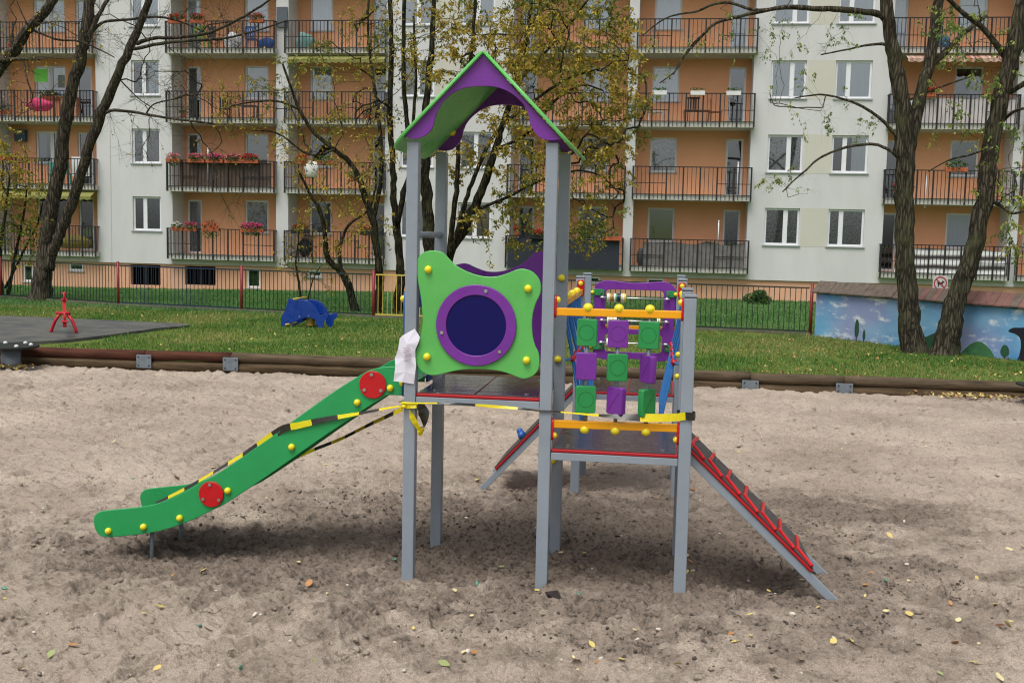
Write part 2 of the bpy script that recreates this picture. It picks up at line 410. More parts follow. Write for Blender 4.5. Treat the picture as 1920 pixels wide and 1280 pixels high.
# loose clods of sand lying on the sheet, part of the same mesh
rc = _rs(55); nc = 19000
dc = 4.6+13*rc.uniform(0, 1, nc)**1.15; sc_ = rc.uniform(-1, 1, nc); xc_ = CX-.137*dc+sc_*(dc*.56+.5); yc_ = CY+dc
okc = (yc_ < PITY(xc_)-.25) & (fbm(xc_*.9, yc_*.9, 91, 3)+rc.normal(0, .12, nc)+.25*np.exp(-((xc_-.8)**2+(yc_-.6)**2)/5) > .02)
xc_, yc_, dc = xc_[okc], yc_[okc], dc[okc]; nc = len(xc_); rad_ = (.004+.016*rc.uniform(0, 1, nc)**2.6)*(1+.03*dc)
th_ = np.arange(6)*math.pi/3; ring = lambda z_, q_: np.stack([np.cos(th_)*q_, np.sin(th_)*q_, np.full(6, z_)], 1)
unit = np.concatenate([ring(-.45, .95), ring(.1, 1.), ring(.55, .62), [[0, 0, .72]]])
jit = 1+rc.uniform(-.28, .28, (nc, 19, 1)); rot_ = rc.uniform(0, 6.28, nc); str_ = rc.uniform(.75, 1.7, nc)
U = unit[None]*jit; U = U*np.stack([str_, np.ones(nc), rc.uniform(.6, 1.1, nc)], 1)[:, None, :]*rad_[:, None, None]
cr_, sr_ = np.cos(rot_)[:, None], np.sin(rot_)[:, None]
CV = np.stack([U[..., 0]*cr_-U[..., 1]*sr_+xc_[:, None], U[..., 0]*sr_+U[..., 1]*cr_+yc_[:, None], U[..., 2]+sand_z(xc_, yc_)[:, None]], -1).reshape(-1, 3)
fa = [(a*6+j, a*6+(j+1) % 6, a*6+6+(j+1) % 6, a*6+6+j) for a in (0, 1) for j in range(6)]+[(12+j, 12+(j+1) % 6, 18, 18) for j in range(6)]
CF = (np.array(fa)[None]+(np.arange(nc)*19)[:, None, None]).reshape(-1, 4)+len(V)
tri = CF[:, 2] == CF[:, 3]; CT = CF[tri][:, :3]; CQ = CF[~tri]
V = np.concatenate([V, CV]); nq = len(Fq)+len(CQ)
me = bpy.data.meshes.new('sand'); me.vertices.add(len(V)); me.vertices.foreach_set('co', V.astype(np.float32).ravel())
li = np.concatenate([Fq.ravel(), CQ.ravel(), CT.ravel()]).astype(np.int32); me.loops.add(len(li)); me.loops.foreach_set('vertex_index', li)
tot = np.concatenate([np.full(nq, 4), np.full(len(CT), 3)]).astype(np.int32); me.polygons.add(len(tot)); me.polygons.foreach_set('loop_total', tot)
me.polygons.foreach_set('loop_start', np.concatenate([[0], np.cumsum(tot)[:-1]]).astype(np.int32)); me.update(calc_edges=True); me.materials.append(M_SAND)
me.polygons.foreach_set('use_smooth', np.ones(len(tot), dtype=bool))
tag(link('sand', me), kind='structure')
def sz(x, y): return float(sand_z(np.array([x]), np.array([y]))[0])

# rubber mat
M_MAT = mat('rubber_mat', lin(58, 62, 66), .85, col2=lin(98, 97, 88), vscale=1.9, bump=.3, bscale=60, detail=8)
P = catmull([(-9.25, 16.9), (-9.5, 15.6), (-9.75, 13.6), (-10.2, 12.4), (-11.5, 11.6), (-14, 11.3), (-17, 11.8), (-18.5, 14.5), (-17, 17.2), (-14.4, 17.5), (-12.2, 17.35), (-10.5, 17.2)], 6)
V = [(p[0], p[1], .095) for p in P]+[(p[0], p[1], -.05) for p in P]; k = len(P)
me = npmesh('rubber_mat', V, [tuple(range(k))]+[(i, i+k, (i+1) % k+k, (i+1) % k) for i in range(k)], M_MAT)
tag(link('play_surface', me), kind='structure')

# grass blades
def grass(name, nb, x0, x1, y0, y1, hmin, hmax, cols, seed, skip=None):
    r = _rs(seed)
    x = r.uniform(x0, x1, nb); t = r.uniform(0, 1, nb)**1.25; y = y0+t*(y1-y0)
    x = x*1.0
    ok = (y > PITY(x)+.13)
    if skip is not None: ok &= ~skip(x, y)
    dens = fbm(x*.6, y*.6, 31)+.5*fbm(x*2.5, y*2.5, 32); ok &= (dens > -.2+r.uniform(-.12, .12, nb))
    x = x[ok]; y = y[ok]; nb = len(x); z = lawn_z(x, y)-.005
    h = r.uniform(hmin, hmax, nb); a = r.uniform(0, 2*math.pi, nb); wd = r.uniform(.006, .013, nb)*(1+.02*(y-10)); ln = r.uniform(.1, .7, nb)*h
    b_ = r.uniform(0, 2*math.pi, nb)
    dx, dy = np.cos(a)*wd, np.sin(a)*wd
    V = np.empty((nb, 3, 3)); V[:, 0] = np.stack([x-dx, y-dy, z], 1); V[:, 1] = np.stack([x+dx, y+dy, z], 1); V[:, 2] = np.stack([x+np.cos(b_)*ln, y+np.sin(b_)*ln, z+h], 1)
    pt = fbm(x*.5+9, y*.5, 41)+r.normal(0, .16, nb)
    mi = np.digitize(pt, [-.12, .06, .2])
    me = npmesh(name, V.reshape(-1, 3), np.arange(nb*3).reshape(nb, 3), cols, mi)
    return tag(link(name, me), kind='stuff')
GM = [mat('grass_a', lin(72, 114, 42), .6, transl=.3), mat('grass_b', lin(96, 132, 54), .6, transl=.3), mat('grass_c', lin(124, 144, 70), .6, transl=.3), mat('grass_d', lin(152, 146, 90), .7, transl=.2)]
GB = [mat('grass_e', lin(70, 116, 58), .6, transl=.3), mat('grass_f', lin(84, 128, 68), .6, transl=.3), mat('grass_g', lin(96, 138, 78), .6, transl=.3), mat('grass_h', lin(112, 136, 80), .6, transl=.3)]
onmat = lambda x, y: (x < -9.6+.25*np.sin(y*3)) & (y > 11.9) & (y < 17.1)
tag(grass('grass', 150000, -18, 10, 10.2, 21.6, .035, .085, GM, 1, onmat), 'short patchy green and straw coloured grass between the edging and the fence', 'grass')
tag(grass('grass', 90000, -27, 9, 21.3, 36, .05, .11, GB, 2), 'fresh green grass between the fence and the apartment house', 'grass')

# ---------------------------------------------------------------- play tower
PT = thing('play_tower', (.9, .5, 0), 'grey and purple climbing tower with a pitched lime roof and green slide', 'play tower')
W, G, HW = .914, 1.836, .04
LX = [0, W, 2*W]; DY = [0, W, W+G, 2*W+G]
P1, P2, HT, HL = 1.281, .948, 2.98, 1.989
def box_part(name, b, m_, par, bev=.004):
    mb = MB(); mb.box(*b); return mb.build(name, m_, par, bevel=bev)
def post(x, y, h):
    p = box_part('post', (x-HW, x+HW, y-HW, y+HW, -.35, h-.024), M_GREY, PT, .006)
    if h < 2.5:
        mb = MB(); mb.box(x-.0385, x+.0385, y-.0385, y+.0385, h-.026, h-.017, 1); mb.box(x-HW, x+HW, y-HW, y+HW, h-.0175, h, 0)
        mb.build('post_cap', [M_GREY, M_BLACK], p, bevel=.003)
for x, y, h in ((0, 0, HT-.02), (W, 0, HT-.02), (0, W, HT-.02), (W, W, HT-.02), (2*W, 0, HL), (2*W, W, HL), (W, DY[2], HL), (2*W, DY[2], HL), (W, DY[3], HL), (2*W, DY[3], HL)):
    post(x, y, h)
def knob(par, p, d=(0, -1, 0), r=.026):
    """half-round yellow screw cover whose back sits on its board"""
    d = np.array(d, float); c = np.array(p, float)+d*.006
    mb = MB(); mb.ball(c, r, 14, (1, 1, 1)); mb.disc(np.array(p, float), d, r*.95, .012, 16)
    return mb.build('knob', M_YEL, par)
def screw(par, p, d=(0, -1, 0)):
    mb = MB(); mb.disc(np.array(p, float)+np.array(d)*.002, d, .012, .008, 10); mb.disc(np.array(p, float)+np.array(d)*.006, d, .006, .008, 6)
    return mb.build('screw', M_STEEL, par)
def platform(x0, x1, y0, y1, z, seam=None):
    mb = MB(); e = .012
    if seam: mb.box(x0+e, seam-.004, y0+e, y1-e, z-.002, z+.0045); mb.box(seam+.004, x1-e, y0+e, y1-e, z-.002, z+.0045)
    else: mb.box(x0+e, x1-e, y0+e, y1-e, z-.002, z+.0045)
    p = mb.build('platform', M_DECK, PT, bevel=.002)
    mb = MB(); mb.box(x0, x1, y0, y1, z-.024, z-.0025); mb.build('rim', M_REDC, p, bevel=.006)
    mb = MB(); zb, zt = z-.075, z-.026
    mb.box(x0, x1, y0-.002, y0+.038, zb, zt); mb.box(x0, x1, y1-.038, y1+.002, zb, zt)
    mb.box(x0-.002, x0+.038, y0+.04, y1-.04, zb, zt); mb.box(x1-.038, x1+.002, y0+.04, y1-.04, zb, zt); mb.build('frame', M_GREY, p, bevel=.003)
    mb = MB()
    r = _rs(int(x0*100+z*1000))
    for i in range(4):            # puddle glints' source: bright bolts in the deck
        mb.disc((x0+.1+(x1-x0-.2)*(i % 2), y0+.12+(y1-y0-.24)*(i//2), z+.006), (0, 0, 1), .016, .004, 12)
    mb.build('bolt', M_STEEL, p)
platform(HW+.003, W-HW-.003, -.03, W+.03, P1, .44)
platform(W+HW+.003, 2*W-HW-.003, -.03, W+.03, P2)
platform(W+HW+.003, 2*W-HW-.003, DY[2]-.03, DY[3]+.03, P2, 1.37)
# roof
AX, AZ, TZ = .456, 3.511, 2.902
for sg in (-1, 1):
    d = np.array((sg*.592, 0, TZ-AZ)); L = np.linalg.norm(d); d /= L
    u = np.array((0, 1, 0)); nrm = np.cross(u, d)*(1 if sg < 0 else -1)
    lo = [(0, 0), (1.1, 0), (1.1, L-.14)]+[(1.1-.14*(1-math.cos(R(a))), L-.14+.14*math.sin(R(a))) for a in range(15, 90, 15)]+[(.96, L), (.14, L)]+[(.14-.14*math.sin(R(a)), L-.14+.14*math.cos(R(a))) for a in range(15, 90, 15)]+[(0, L-.14)]
    o = np.array((AX, -.1, AZ))-np.array((0, 0, .013))
    plate('roof_panel', [lo], .02, (o+(np.array((.014, 0, 0)) if sg > 0 else 0), u, d), M_LIME, PT)
gab = [(625, 78), (440, 255), (300, 392), (155, 545), (165, 560), (200, 575), (240, 570), (290, 545), (320, 505), (335, 450), (360, 390), (400, 335), (460, 290), (530, 265), (620, 257), (700, 262), (770, 285), (830, 325), (880, 380), (905, 440), (915, 490), (940, 535), (980, 572), (1030, 582), (1085, 572), (940, 410), (790, 250)]
gl = pxy(gab, -.06, 710, 80, 3.2)
zc = [p[1] for p in gl]
gl = [(p[0], min(p[1], AZ-.03-abs(p[0]-AX)*1.03)) for p in gl]
gl = [gl[0]]+[tuple(p) for p in catmull(gl[3:25], 5, False)]
gf = plate('gable', [gl], .02, vplane(-.056), M_PURP, PT)
gl2 = [(W-p[0], p[1]) for p in gl]
gb = plate('gable', [gl2], .02, vplane(W+.056), M_PURP, PT)
knob(gb, ply(848, 248, W+.04), r=.028); knob(gb, (W-.06, W+.04, 2.95), r=.028)
# window panel
wp = [(205, 205), (215, 150), (250, 112), (310, 100), (370, 112), (410, 150), (450, 190), (510, 225), (580, 252), (650, 265), (720, 262), (790, 240), (840, 220), (885, 216), (940, 235), (980, 280), (993, 330), (985, 380), (960, 430), (940, 500), (935, 570), (940, 640), (955, 700), (975, 740), (983, 790), (975, 850), (940, 890), (890, 908), (850, 900), (800, 880), (740, 862), (660, 850), (580, 848), (500, 850), (420, 865), (360, 880), (310, 887), (260, 875), (220, 840), (200, 790), (202, 740), (220, 690), (235, 620), (245, 540), (240, 450), (230, 370), (215, 290)]
wl = [tuple(p) for p in catmull(pxy(wp, -.02, 720, 440, 3.368), 3)]
wpn = plate('window_panel', [wl], .018, vplane(-.02), M_LIME, PT)
cx, cz = ply(720+583/3.368, 440+572/3.368, -.03)[[0, 2]]
plate('ring', [circle(cx, cz, .268, 64), circle(cx, cz, .2, 64)], .018, vplane(-.0385), M_PURP, wpn)
plate('pane', [circle(cx, cz, .204, 64)], .008, vplane(-.036), M_NAVY, wpn, bev=.001)
for a, b_ in ((280, 220), (910, 340), (272, 770), (900, 792)): knob(wpn, ply(720+a/3.368, 440+b_/3.368, -.03))
for a, b_ in ((644, 356), (365, 618), (730, 738)): screw(wpn, ply(720+a/3.368, 440+b_/3.368, -.048))
bl = [(W-p[0], p[1]) for p in wl]
bpn = plate('back_panel', [bl], .018, vplane(W+.02), M_PURP, PT)
# blue slide entry panel seen edge-on, with an arch to crawl through
arch = [(.02, 1.245), (.02, 1.9)]+[(.02+.06*(1-math.cos(R(a))), 1.9+.06*math.sin(R(a))) for a in (30, 60, 90)]+[(W-.08, 1.96), (W-.03, 1.93), (W-.02, 1.9), (W-.02, 1.245), (W-.16, 1.245), (W-.16, 1.6)]+[(W/2+(W/2-.16)*math.cos(R(a)), 1.6+.22*math.sin(R(a))) for a in range(15, 180, 15)]+[(.16, 1.6), (.16, 1.245)]
ep = plate('entry_panel', [arch], .018, ((-.055, 0, 0), (0, 1, 0), (0, 0, 1)), M_BLUEP, PT)
for p in ((-.066, .06, 1.9), (-.066, .06, 1.33), (-.066, W-.06, 1.9)): knob(ep, p, (-1, 0, 0), .024)
mb = MB(); mb.tube([(0, .03, 2.331), (0, W-.03, 2.331)], .022, 14); mb.build('rung', M_GREY, PT)
# slide
SY0, SY1 = .1, .8
sp_ = [(50, 960), (55, 935), (75, 915), (110, 905), (200, 895), (300, 885), (380, 872), (450, 850), (520, 820), (590, 785), (660, 745), (760, 690), (860, 625), (960, 555), (1060, 487), (1160, 412), (1260, 340), (1360, 268), (1460, 200), (1540, 150), (1600, 115), (1650, 95), (1700, 85), (1770, 80), (1812, 80), (1812, 248), (1730, 245), (1700, 262), (1620, 310), (1500, 390), (1380, 470), (1250, 560), (1130, 645), (1000, 735), (880, 815), (800, 865), (720, 905), (640, 945), (560, 978), (480, 1005), (400, 1025), (300, 1040), (200, 1050), (120, 1055), (80, 1040), (58, 1005)]
sl_ = pxy(sp_, SY0, 160, 660, 3.048)
sl2 = [tuple(p) for p in catmull(sl_[:25], 3, False)]+[tuple(p) for p in catmull(sl_[25:]+[sl_[0]], 3, False)][:-1]
mb = MB(); mid = pxy([(1850, 190), (1720, 190), (1640, 220), (1500, 318), (1250, 482), (1000, 655), (800, 790), (640, 885), (500, 942), (350, 985), (150, 1010)], SY0, 160, 660, 3.048)
mid = catmull(mid, 4, False)
V = []; F = []
for i, p in enumerate(mid):
    for y in (SY0+.008, SY1-.008):
        V += [(p[0], y, p[1]), (p[0], y, p[1]-.006)]
for i in range(len(mid)-1):
    a = i*4; c = a+4; F += [(a, a+2, c+2, c), (a+1, c+1, c+3, a+3)]
mb.add(V, F, 0, True); SLD = mb.build('slide', M_STEEL, PT)
for y in (SY0, SY1): plate('side_panel', [sl2], .018, vplane(y), M_GREEN, SLD)
for a, b_, r in ((1643, 186, .094), (720, 811, .091)):
    q = ply(160+a/3.048, 660+b_/3.048, SY0-.016)
    dd = plate('disc', [circle(q[0], q[2], r, 48)], .016, vplane(SY0-.017), M_RED, SLD, bev=.003)
    for (u, v) in ((-.006, .07), (-.056, -.036), (.06, -.036)): screw(SLD, (q[0]+u, SY0-.026, q[2]+v))
    plate('disc', [circle(q[0], q[2], r, 48)], .016, vplane(SY1+.017), M_RED, SLD, bev=.003)
for a, b_ in ((1743, 205), (1555, 287), (1180, 541), (815, 790), (540, 946), (333, 997), (133, 1020)):
    q = ply(160+a/3.048, 660+b_/3.048, SY0-.012); knob(SLD, (q[0], SY0-.012, q[2]), r=.024); knob(SLD, (q[0], SY1+.012, q[2]), (0, 1, 0), .024)
for y in (.2, .68):
    mb = MB(); mb.tube([(-1.955, y, -.2), (-1.945, y, .2)], .016, 10); mb.build('leg', M_ZINC, SLD)
# handrails with spinner poles
def handrail(a, b_, zc, knobs, up, flange_dir, par=PT):
    a = np.array(a, float); b_ = np.array(b_, float); d = (b_-a)/np.linalg.norm(b_-a)
    mb = MB(); mb.bar(a, b_, .042, .05); hr = mb.build('handrail', M_BAR, par, bevel=.005)
    for p in knobs:
        q = a+d*p; mb = MB(); mb.ball(q+np.array((0, 0, up*.03)), .033, 16, (1, 1, .95)); mb.build('knob', M_YEL, hr)
    for e_, s in ((a, -1), (b_, 1)):
        perp = np.cross(d, (0, 0, 1))
        lo = rrect(-.034, .034, -.04 if flange_dir > 0 else -.11, .11 if flange_dir > 0 else .04, .03)
        f = plate('flange', [lo], .014, (e_+d*s*.002, perp, (0, 0, 1)), M_RED, hr, bev=.003)
        mb = MB(); q = e_-d*s*.008+np.array((0, 0, flange_dir*.078)); mb.ball(q, .022, 12); mb.build('knob', M_YEL, hr)
    return hr
xa, xb = W+HW+.01, 2*W-HW-.01
PX = [1.172, 1.373, 1.573]
handrail((xa, 0, 1.851), (xb, 0, 1.855), 0, [p-xa for p in PX], 1, 1)
handrail((xa, 0, 1.11), (xb, 0, 1.118), 0, [p-xa for p in PX], -1, -1)
BL = [[(1.174, 1.721, 'g', -8, 'O'), (1.174, 1.5, 'p', 4, ''), (1.177, 1.281, 'g', 14, 'O')],
      [(1.376, 1.719, 'p', 3, 'O'), (1.376, 1.499, 'g', 12, 'O'), (1.373, 1.28, 'p', -40, 'X')],
      [(1.572, 1.717, 'g', -10, 'O'), (1.571, 1.496, 'p', -56, 'X'), (1.573, 1.276, 'g', 52, 'X')]]
for k, x in enumerate(PX):
    mb = MB(); mb.tube([(x, 0, 1.1), (x, 0, 1.85)], .013, 12)
    pole = mb.build('spinner_pole', M_ZINC, PT)
    for (bx, bz, cc, an, mk) in BL[k]:
        mm = M_BGREEN if cc == 'g' else M_PURP
        u = np.array((math.cos(R(an)), math.sin(R(an)), 0)); nrm = np.array((math.sin(R(an)), -math.cos(R(an)), 0))
        lo = rrect(-.0665, .0665, -.089, .089, .012, 3)
        holes = []
        blk = plate('spinner_block', [lo], .044, ((x, 0, bz), u, (0, 0, 1)), mm, pole, bev=.004)
        # engraved mark, read as a thin raised ring or cross of the same plastic on both faces
        for sg in (-1, 1):
            o_ = np.array((x, 0, bz))+nrm*sg*.0222
            gm = mat('engraving_'+cc, lin(22, 96, 50) if cc == 'g' else lin(84, 28, 108), .5)
            if mk == 'O': pl = [circle(0, 0, .052, 32), circle(0, 0, .0485, 32)]
            elif mk == 'X': pl = [[(-.045, -.058), (-.0415, -.061), (.045, .058), (.0415, .061)]]
            else: continue
            blk_m = plate('mark', pl, .0016, (o_, u, (0, 0, 1)), gm, pole, bev=.0003)
# bridge handrails and rope nets
NETS = []
for sg, x in ((-1, W+.006), (1, 2*W-.006)):
    handrail((x, W+HW+.01, 1.845), (x, DY[2]-HW-.01, 1.845), 0, [.45, .88, 1.31], 1, 1)
    ys = np.linspace(1.05, 2.6, 8); mb = MB(); mids = []
    for i, y in enumerate(ys):
        xm = x-sg*.07; xb_ = x-sg*.16
        P_ = catmull([(x, y, 1.83), (x-sg*.015, y+.02*(-1)**i, 1.7), (xm, y+.05*(-1)**i, 1.42), (xm-sg*.05, y, 1.15), (xb_, y-.02, .93)], 5, False)
        mb.tube(P_, .009, 7); mids.append((xm, y+.05*(-1)**i, 1.42))
        if i: 
            q = ys[i-1]; mb.tube(catmull([(x, q, 1.83), (x-sg*.03, (q+y)/2, 1.64), (xm, y+.05*(-1)**i, 1.42)], 5, False), .008, 7)
    for hgt_, xo in ((1.42, .07), (.93, .16)):
        P_ = [(x-sg*(.01 if hgt_ > .95 else .16), W+.02, hgt_)]+[(x-sg*xo, y+(.05*(-1)**i if hgt_ == 1.42 else 0), hgt_-(.02 if i % 2 else 0)) for i, y in enumerate(ys)]+[(x-sg*(.01 if hgt_ > .95 else .16), DY[2]-.02, hgt_)]
        mb.tube(P_, .009, 7)
    net = mb.build('rope_net', M_ROPE, PT)
    for q in mids:
        mb = MB(); mb.ball(q, .024, 10, (1, 1.25, 1)); mb.build('connector', M_RED, net)
# bead panel at the back
YB = DY[3]
def sxz(x0, x1, z0, z1, r): return rrect(x0, x1, z0, z1, r, 5)
oz = [(.985, 1.8), (1.0, 1.87), (1.05, 1.905), (1.11, 1.92), (1.22, 1.912), (1.382, 1.9), (1.54, 1.912), (1.66, 1.92), (1.72, 1.905), (1.765, 1.87), (1.782, 1.8), (1.78, 1.65), (1.774, 1.52), (1.78, 1.38), (1.782, 1.26), (1.765, 1.185), (1.71, 1.145), (1.63, 1.135), (1.5, 1.145), (1.382, 1.15), (1.26, 1.145), (1.13, 1.135), (1.05, 1.145), (1.0, 1.185), (.985, 1.26), (.99, 1.38), (.995, 1.52), (.99, 1.65)]
oz = [tuple(p) for p in catmull(oz, 4)]
ap = plate('bead_panel', [oz, sxz(1.1, 1.665, 1.445, 1.832, .04), sxz(1.1, 1.665, 1.215, 1.395, .04)], .018, vplane(YB), M_PURP, PT)
BC = [lin(232, 232, 228), lin(225, 200, 90), lin(165, 120, 60), lin(60, 140, 90), lin(20, 24, 60), lin(235, 235, 232), lin(215, 205, 120)]
for z, cols, x_st in ((1.753, [0, 1, 2, 2, 5, 3, 4, 4, 6, 0, 1], 1.125), (1.53, [0, 6, 0, 1, 0, 0, 5], 1.13), (1.31, [0, 1, 0, 6], 1.13)):
    mb = MB(); mb.tube([(1.07, YB-.05, z), (1.7, YB-.05, z)], .007, 8)
    for x in (1.07, 1.7): mb.tube([(x, YB-.05, z), (x-.012*(1 if x < 1.3 else -1), YB-.02, z)], .012, 8); mb.ball((x, YB-.05, z), .018, 10, (1.6, 1, .8))
    rod = mb.build('bead_rod', M_STEEL, ap)
    for i, c in enumerate(cols):
        mb = MB(); mb.disc((x_st+i*.0165, YB-.05, z), (1, 0, 0), .043, .0145, 18); mb.build('bead', mat('bead%d' % c, BC[c], .4), rod)
    if z < 1.6:
        for i in range(2):
            mb = MB(); mb.disc((1.615+i*.018, YB-.05, z), (1, 0, 0), .043, .0145, 18); mb.build('bead', mat('bead%d' % i, BC[i], .4), rod)
for (x0, x1, z) in ((.957, 1.075, 1.8), (.957, 1.075, 1.265), (1.69, 1.785, 1.8), (1.69, 1.785, 1.265)):
    br = plate('bracket', [rrect(x0, x1+.01, z-.03, z+.03, .006, 2)], .012, vplane(YB-.02), M_BGREEN, ap, bev=.002)
    knob(ap, ((x0+.012) if x0 < 1.3 else (x1-.006), YB-.03, z), r=.02); screw(ap, ((x1-.02) if x0 < 1.3 else (x0+.02), YB-.03, z))
box_part('rail_board', (W+.04, 2*W-.04, YB+.03, YB+.05, 1.435, 1.475), M_BAR, PT)
for px_, py_ in ((1053, 521), (1046, 673), (1037, 862)): knob(PT, (ply(px_, py_, W-HW)[0], W-HW-.004, ply(px_, py_, W-HW)[2]), r=.027)
for z in (1.5, 1.34): knob(PT, (2*W-HW-.003, W, z), (-1, 0, 0), .022)
# ramps
def ramp_part(x0, z0, x1, z1, y0, y1, cleats):
    d = np.array((x1-x0, 0, z1-z0)); L = np.linalg.norm(d); d /= L; u = np.array((0, 1, 0)); nn = np.cross(d, u); nn = nn if nn[2] > 0 else -nn
    c = np.array(((x0+x1)/2, (y0+y1)/2, (z0+z1)/2)); p0 = np.array((x0, 0, z0)); Ld = L-.2
    yc = (y0+y1)/2; hw = (y1-y0)/2+.012
    mb = MB(); mb.obox(p0+d*(Ld/2)+u*yc+nn*.012, (d, u, nn), (Ld/2, hw-.012, .005)); rp = mb.build('ramp', M_RAMP, PT, bevel=.002)
    mb = MB(); mb.obox(p0+d*(Ld/2)+u*yc-nn*.004, (d, u, nn), (Ld/2+.004, hw, .0105)); mb.build('rim', M_REDC, rp, bevel=.006)
    for y in (y0, y1):
        mb = MB(); mb.obox(p0+d*(L/2+.06)+u*(y+(.018 if y == y0 else -.018))-nn*.043, (d, u, nn), (L/2+.06, .018, .028)); mb.build('stringer', M_GREY, rp, bevel=.004)
    if cleats:
        for k in range(7):
            t = .07+k*(Ld-.13)/6
            pts = [(t-.0, hw-.09), (t-.07, -hw+.15), (t+.03, -hw+.012)]
            mb = MB()
            Q = [p0+d*a+u*(yc+b_)+nn*.024 for a, b_ in pts]
            q = catmull(Q, 4, False)
            for i in range(2):
                a, b_ = Q[i], Q[i+1]; e_ = (b_-a)/np.linalg.norm(b_-a)*.011
                mb.bar(a-(e_*0 if i else e_), b_+(e_), .026, .02+.001*i, 0, nn)
            mb.build('cleat', M_RED, rp, bevel=.006)
            mb = MB()
            for b_ in (-hw+.07, hw-.12): mb.disc(p0+d*(t+.035)+u*(yc+b_)+nn*.018, nn, .013, .006, 10)
            mb.build('bolt', M_STEEL, rp)
    return rp
ramp_part(1.865, .962, 2.83, .06, .1, .78, True)
rp = ramp_part(.885, .962, .03, .02, 2.8, 3.5, False)
for (t, y, mt, nm) in ((.55, 2.95, M_BLUEP, 'climbing_hold'), (.12, 2.9, M_ORANGE, 'climbing_hold'), (.35, 3.3, M_YEL, 'climbing_hold')):
    a = np.array((.885-.855*t, y, .962-.942*t)); nn = np.array((-.74, 0, .67)); mb = MB(); mb.ball(a+nn*.04, .05, 12, (.8, 1.1, .9)); mb.ball(a+nn*.07+np.array((0, .03, .01)), .032, 10); mb.build(nm, mt, rp)

# barrier tape
TP = thing('barrier_tape', (0, 0, 1.2), 'yellow and black barrier tape strung round the tower posts and across the slide', 'barrier tape')
def ribbon(pts, width, twist, parent=TP, seg=.2, k=10, name='tape_strand', first=0):
    P_ = np.array(catmull(pts, k, False)); T_ = np.gradient(P_, axis=0); T_ /= np.linalg.norm(T_, axis=1)[:, None]
    s = np.concatenate([[0], np.cumsum(np.linalg.norm(np.diff(P_, axis=0), axis=1))])
    V = []; F = []; mi = []
    for i in range(len(P_)):
        ref = np.array((0, 0, 1.)); x = np.cross(T_[i], ref)
        x = x/np.linalg.norm(x) if np.linalg.norm(x) > .05 else np.array((1., 0, 0)); y = np.cross(x, T_[i])
        a = R(np.interp(s[i]/s[-1], np.linspace(0, 1, len(twist)), twist)); w_ = np.interp(s[i]/s[-1], np.linspace(0, 1, len(width)), width)/2
        ax = y*math.cos(a)+x*math.sin(a)
        V += [P_[i]+ax*w_, P_[i]+x*.004*math.sin(i*1.7), P_[i]-ax*w_]
    for i in range(len(P_)-1):
        c = int((s[i]/seg)+first) % 2
        F += [(i*3, i*3+1, i*3+4, i*3+3), (i*3+1, i*3+2, i*3+5, i*3+4)]; mi += [c, c]
    me = npmesh(name, np.array(V)-org(parent), F, [M_TAPEY, M_TAPEB], mi, True)
    return link(name, me, parent)
e5 = 2*W
ribbon([(e5-.06, .05, 1.205), (e5+.05, .05, 1.2), (e5+.05, -.05, 1.205), (e5-.005, -.05, 1.207), (e5-.07, -.047, 1.195), (1.6, -.05, 1.185), (1.3, -.05, 1.186), (1.05, -.05, 1.196), (.96, -.047, 1.2), (W-.05, -.047, 1.2), (.7, -.05, 1.21), (.3, -.05, 1.222), (.06, -.05, 1.215), (-.05, -.05, 1.215), (-.05, .05, 1.215), (.05, .05, 1.21), (.05, -.047, 1.2), (-.05, -.047, 1.195)], [.05, .05, .05, .055, .04, .022, .013, .016, .02, .02, .013, .014, .016, .03, .04, .04], [0, 0, 10, 30, 60, 60, 60, 20, 0, 60, 70, 60, 0], seg=.27, k=8, first=1)
q = lambda px_, py_, y: ply(px_, py_, y)
ribbon([(-.045, -.045, 1.19), q(730, 764, 0), q(690, 772, .03), q(655, 778, .07), q(610, 786, .078), q(560, 797, .078), q(532, 803, .082), q(505, 820, .12), q(455, 852, .25), q(400, 885, .38), q(345, 917, .5), q(292, 943, .6)], [.016, .022, .04, .055, .034, .03, .028, .026], [60, 30, 10, 0, 25, 40, 20, 35], seg=.17, k=6)
ribbon([(-.045, -.03, 1.17), q(730, 778, .2), q(690, 797, .45), q(640, 822, .75), q(590, 842, .86), q(545, 862, .86), q(520, 872, .84)], [.034, .03, .026, .024], [10, 20, 15, 20], seg=.17, k=8)
ribbon([(.0, -.046, 1.19), q(770, 776, -.07), q(779, 793, -.08), q(788, 806, -.08), q(793, 810, -.06), q(796, 795, -.04), q(794, 772, -.03), q(786, 757, -.045)], [.03, .05, .05, .07, .08, .05], [20, 10, 40, 30, 10, 0], seg=.24, k=6)
mb = MB(); mb.ball(ply(757, 762, -.06), .018, 10, (1, 1, .8)); mb.build('knot', M_TAPEY, TP)

# notice in a plastic sleeve, wrapped round the corner of a post
NS = thing('paper_notice', (-.03, -.06, 1.5), 'crumpled white paper notice wrapped around the front corner post above the slide', 'notice')
oo = [(265, 480), (295, 525), (320, 570), (308, 610), (295, 645), (270, 700), (272, 780), (280, 860), (268, 960), (258, 1057), (200, 1048), (130, 1035), (85, 1030), (45, 1025), (55, 945), (65, 870), (58, 790), (80, 740), (95, 680), (110, 580), (140, 550), (200, 516)]
V = []
for a, b_ in oo:
    px_, py_ = 730+a/5.571, 530+b_/5.571; t = (a-140)/140
    y = -.052-.006*math.sin(b_/45.)+(.045*(-t)*1.2 if t < 0 else .004*t)-.004
    V.append(ply(px_, py_, y))
cen = [ply(730+a/5.571, 530+b_/5.571, -.064+.004*i) for i, (a, b_) in enumerate(((180, 640), (165, 780), (165, 930)))]
n0 = len(V); V += cen
F = []
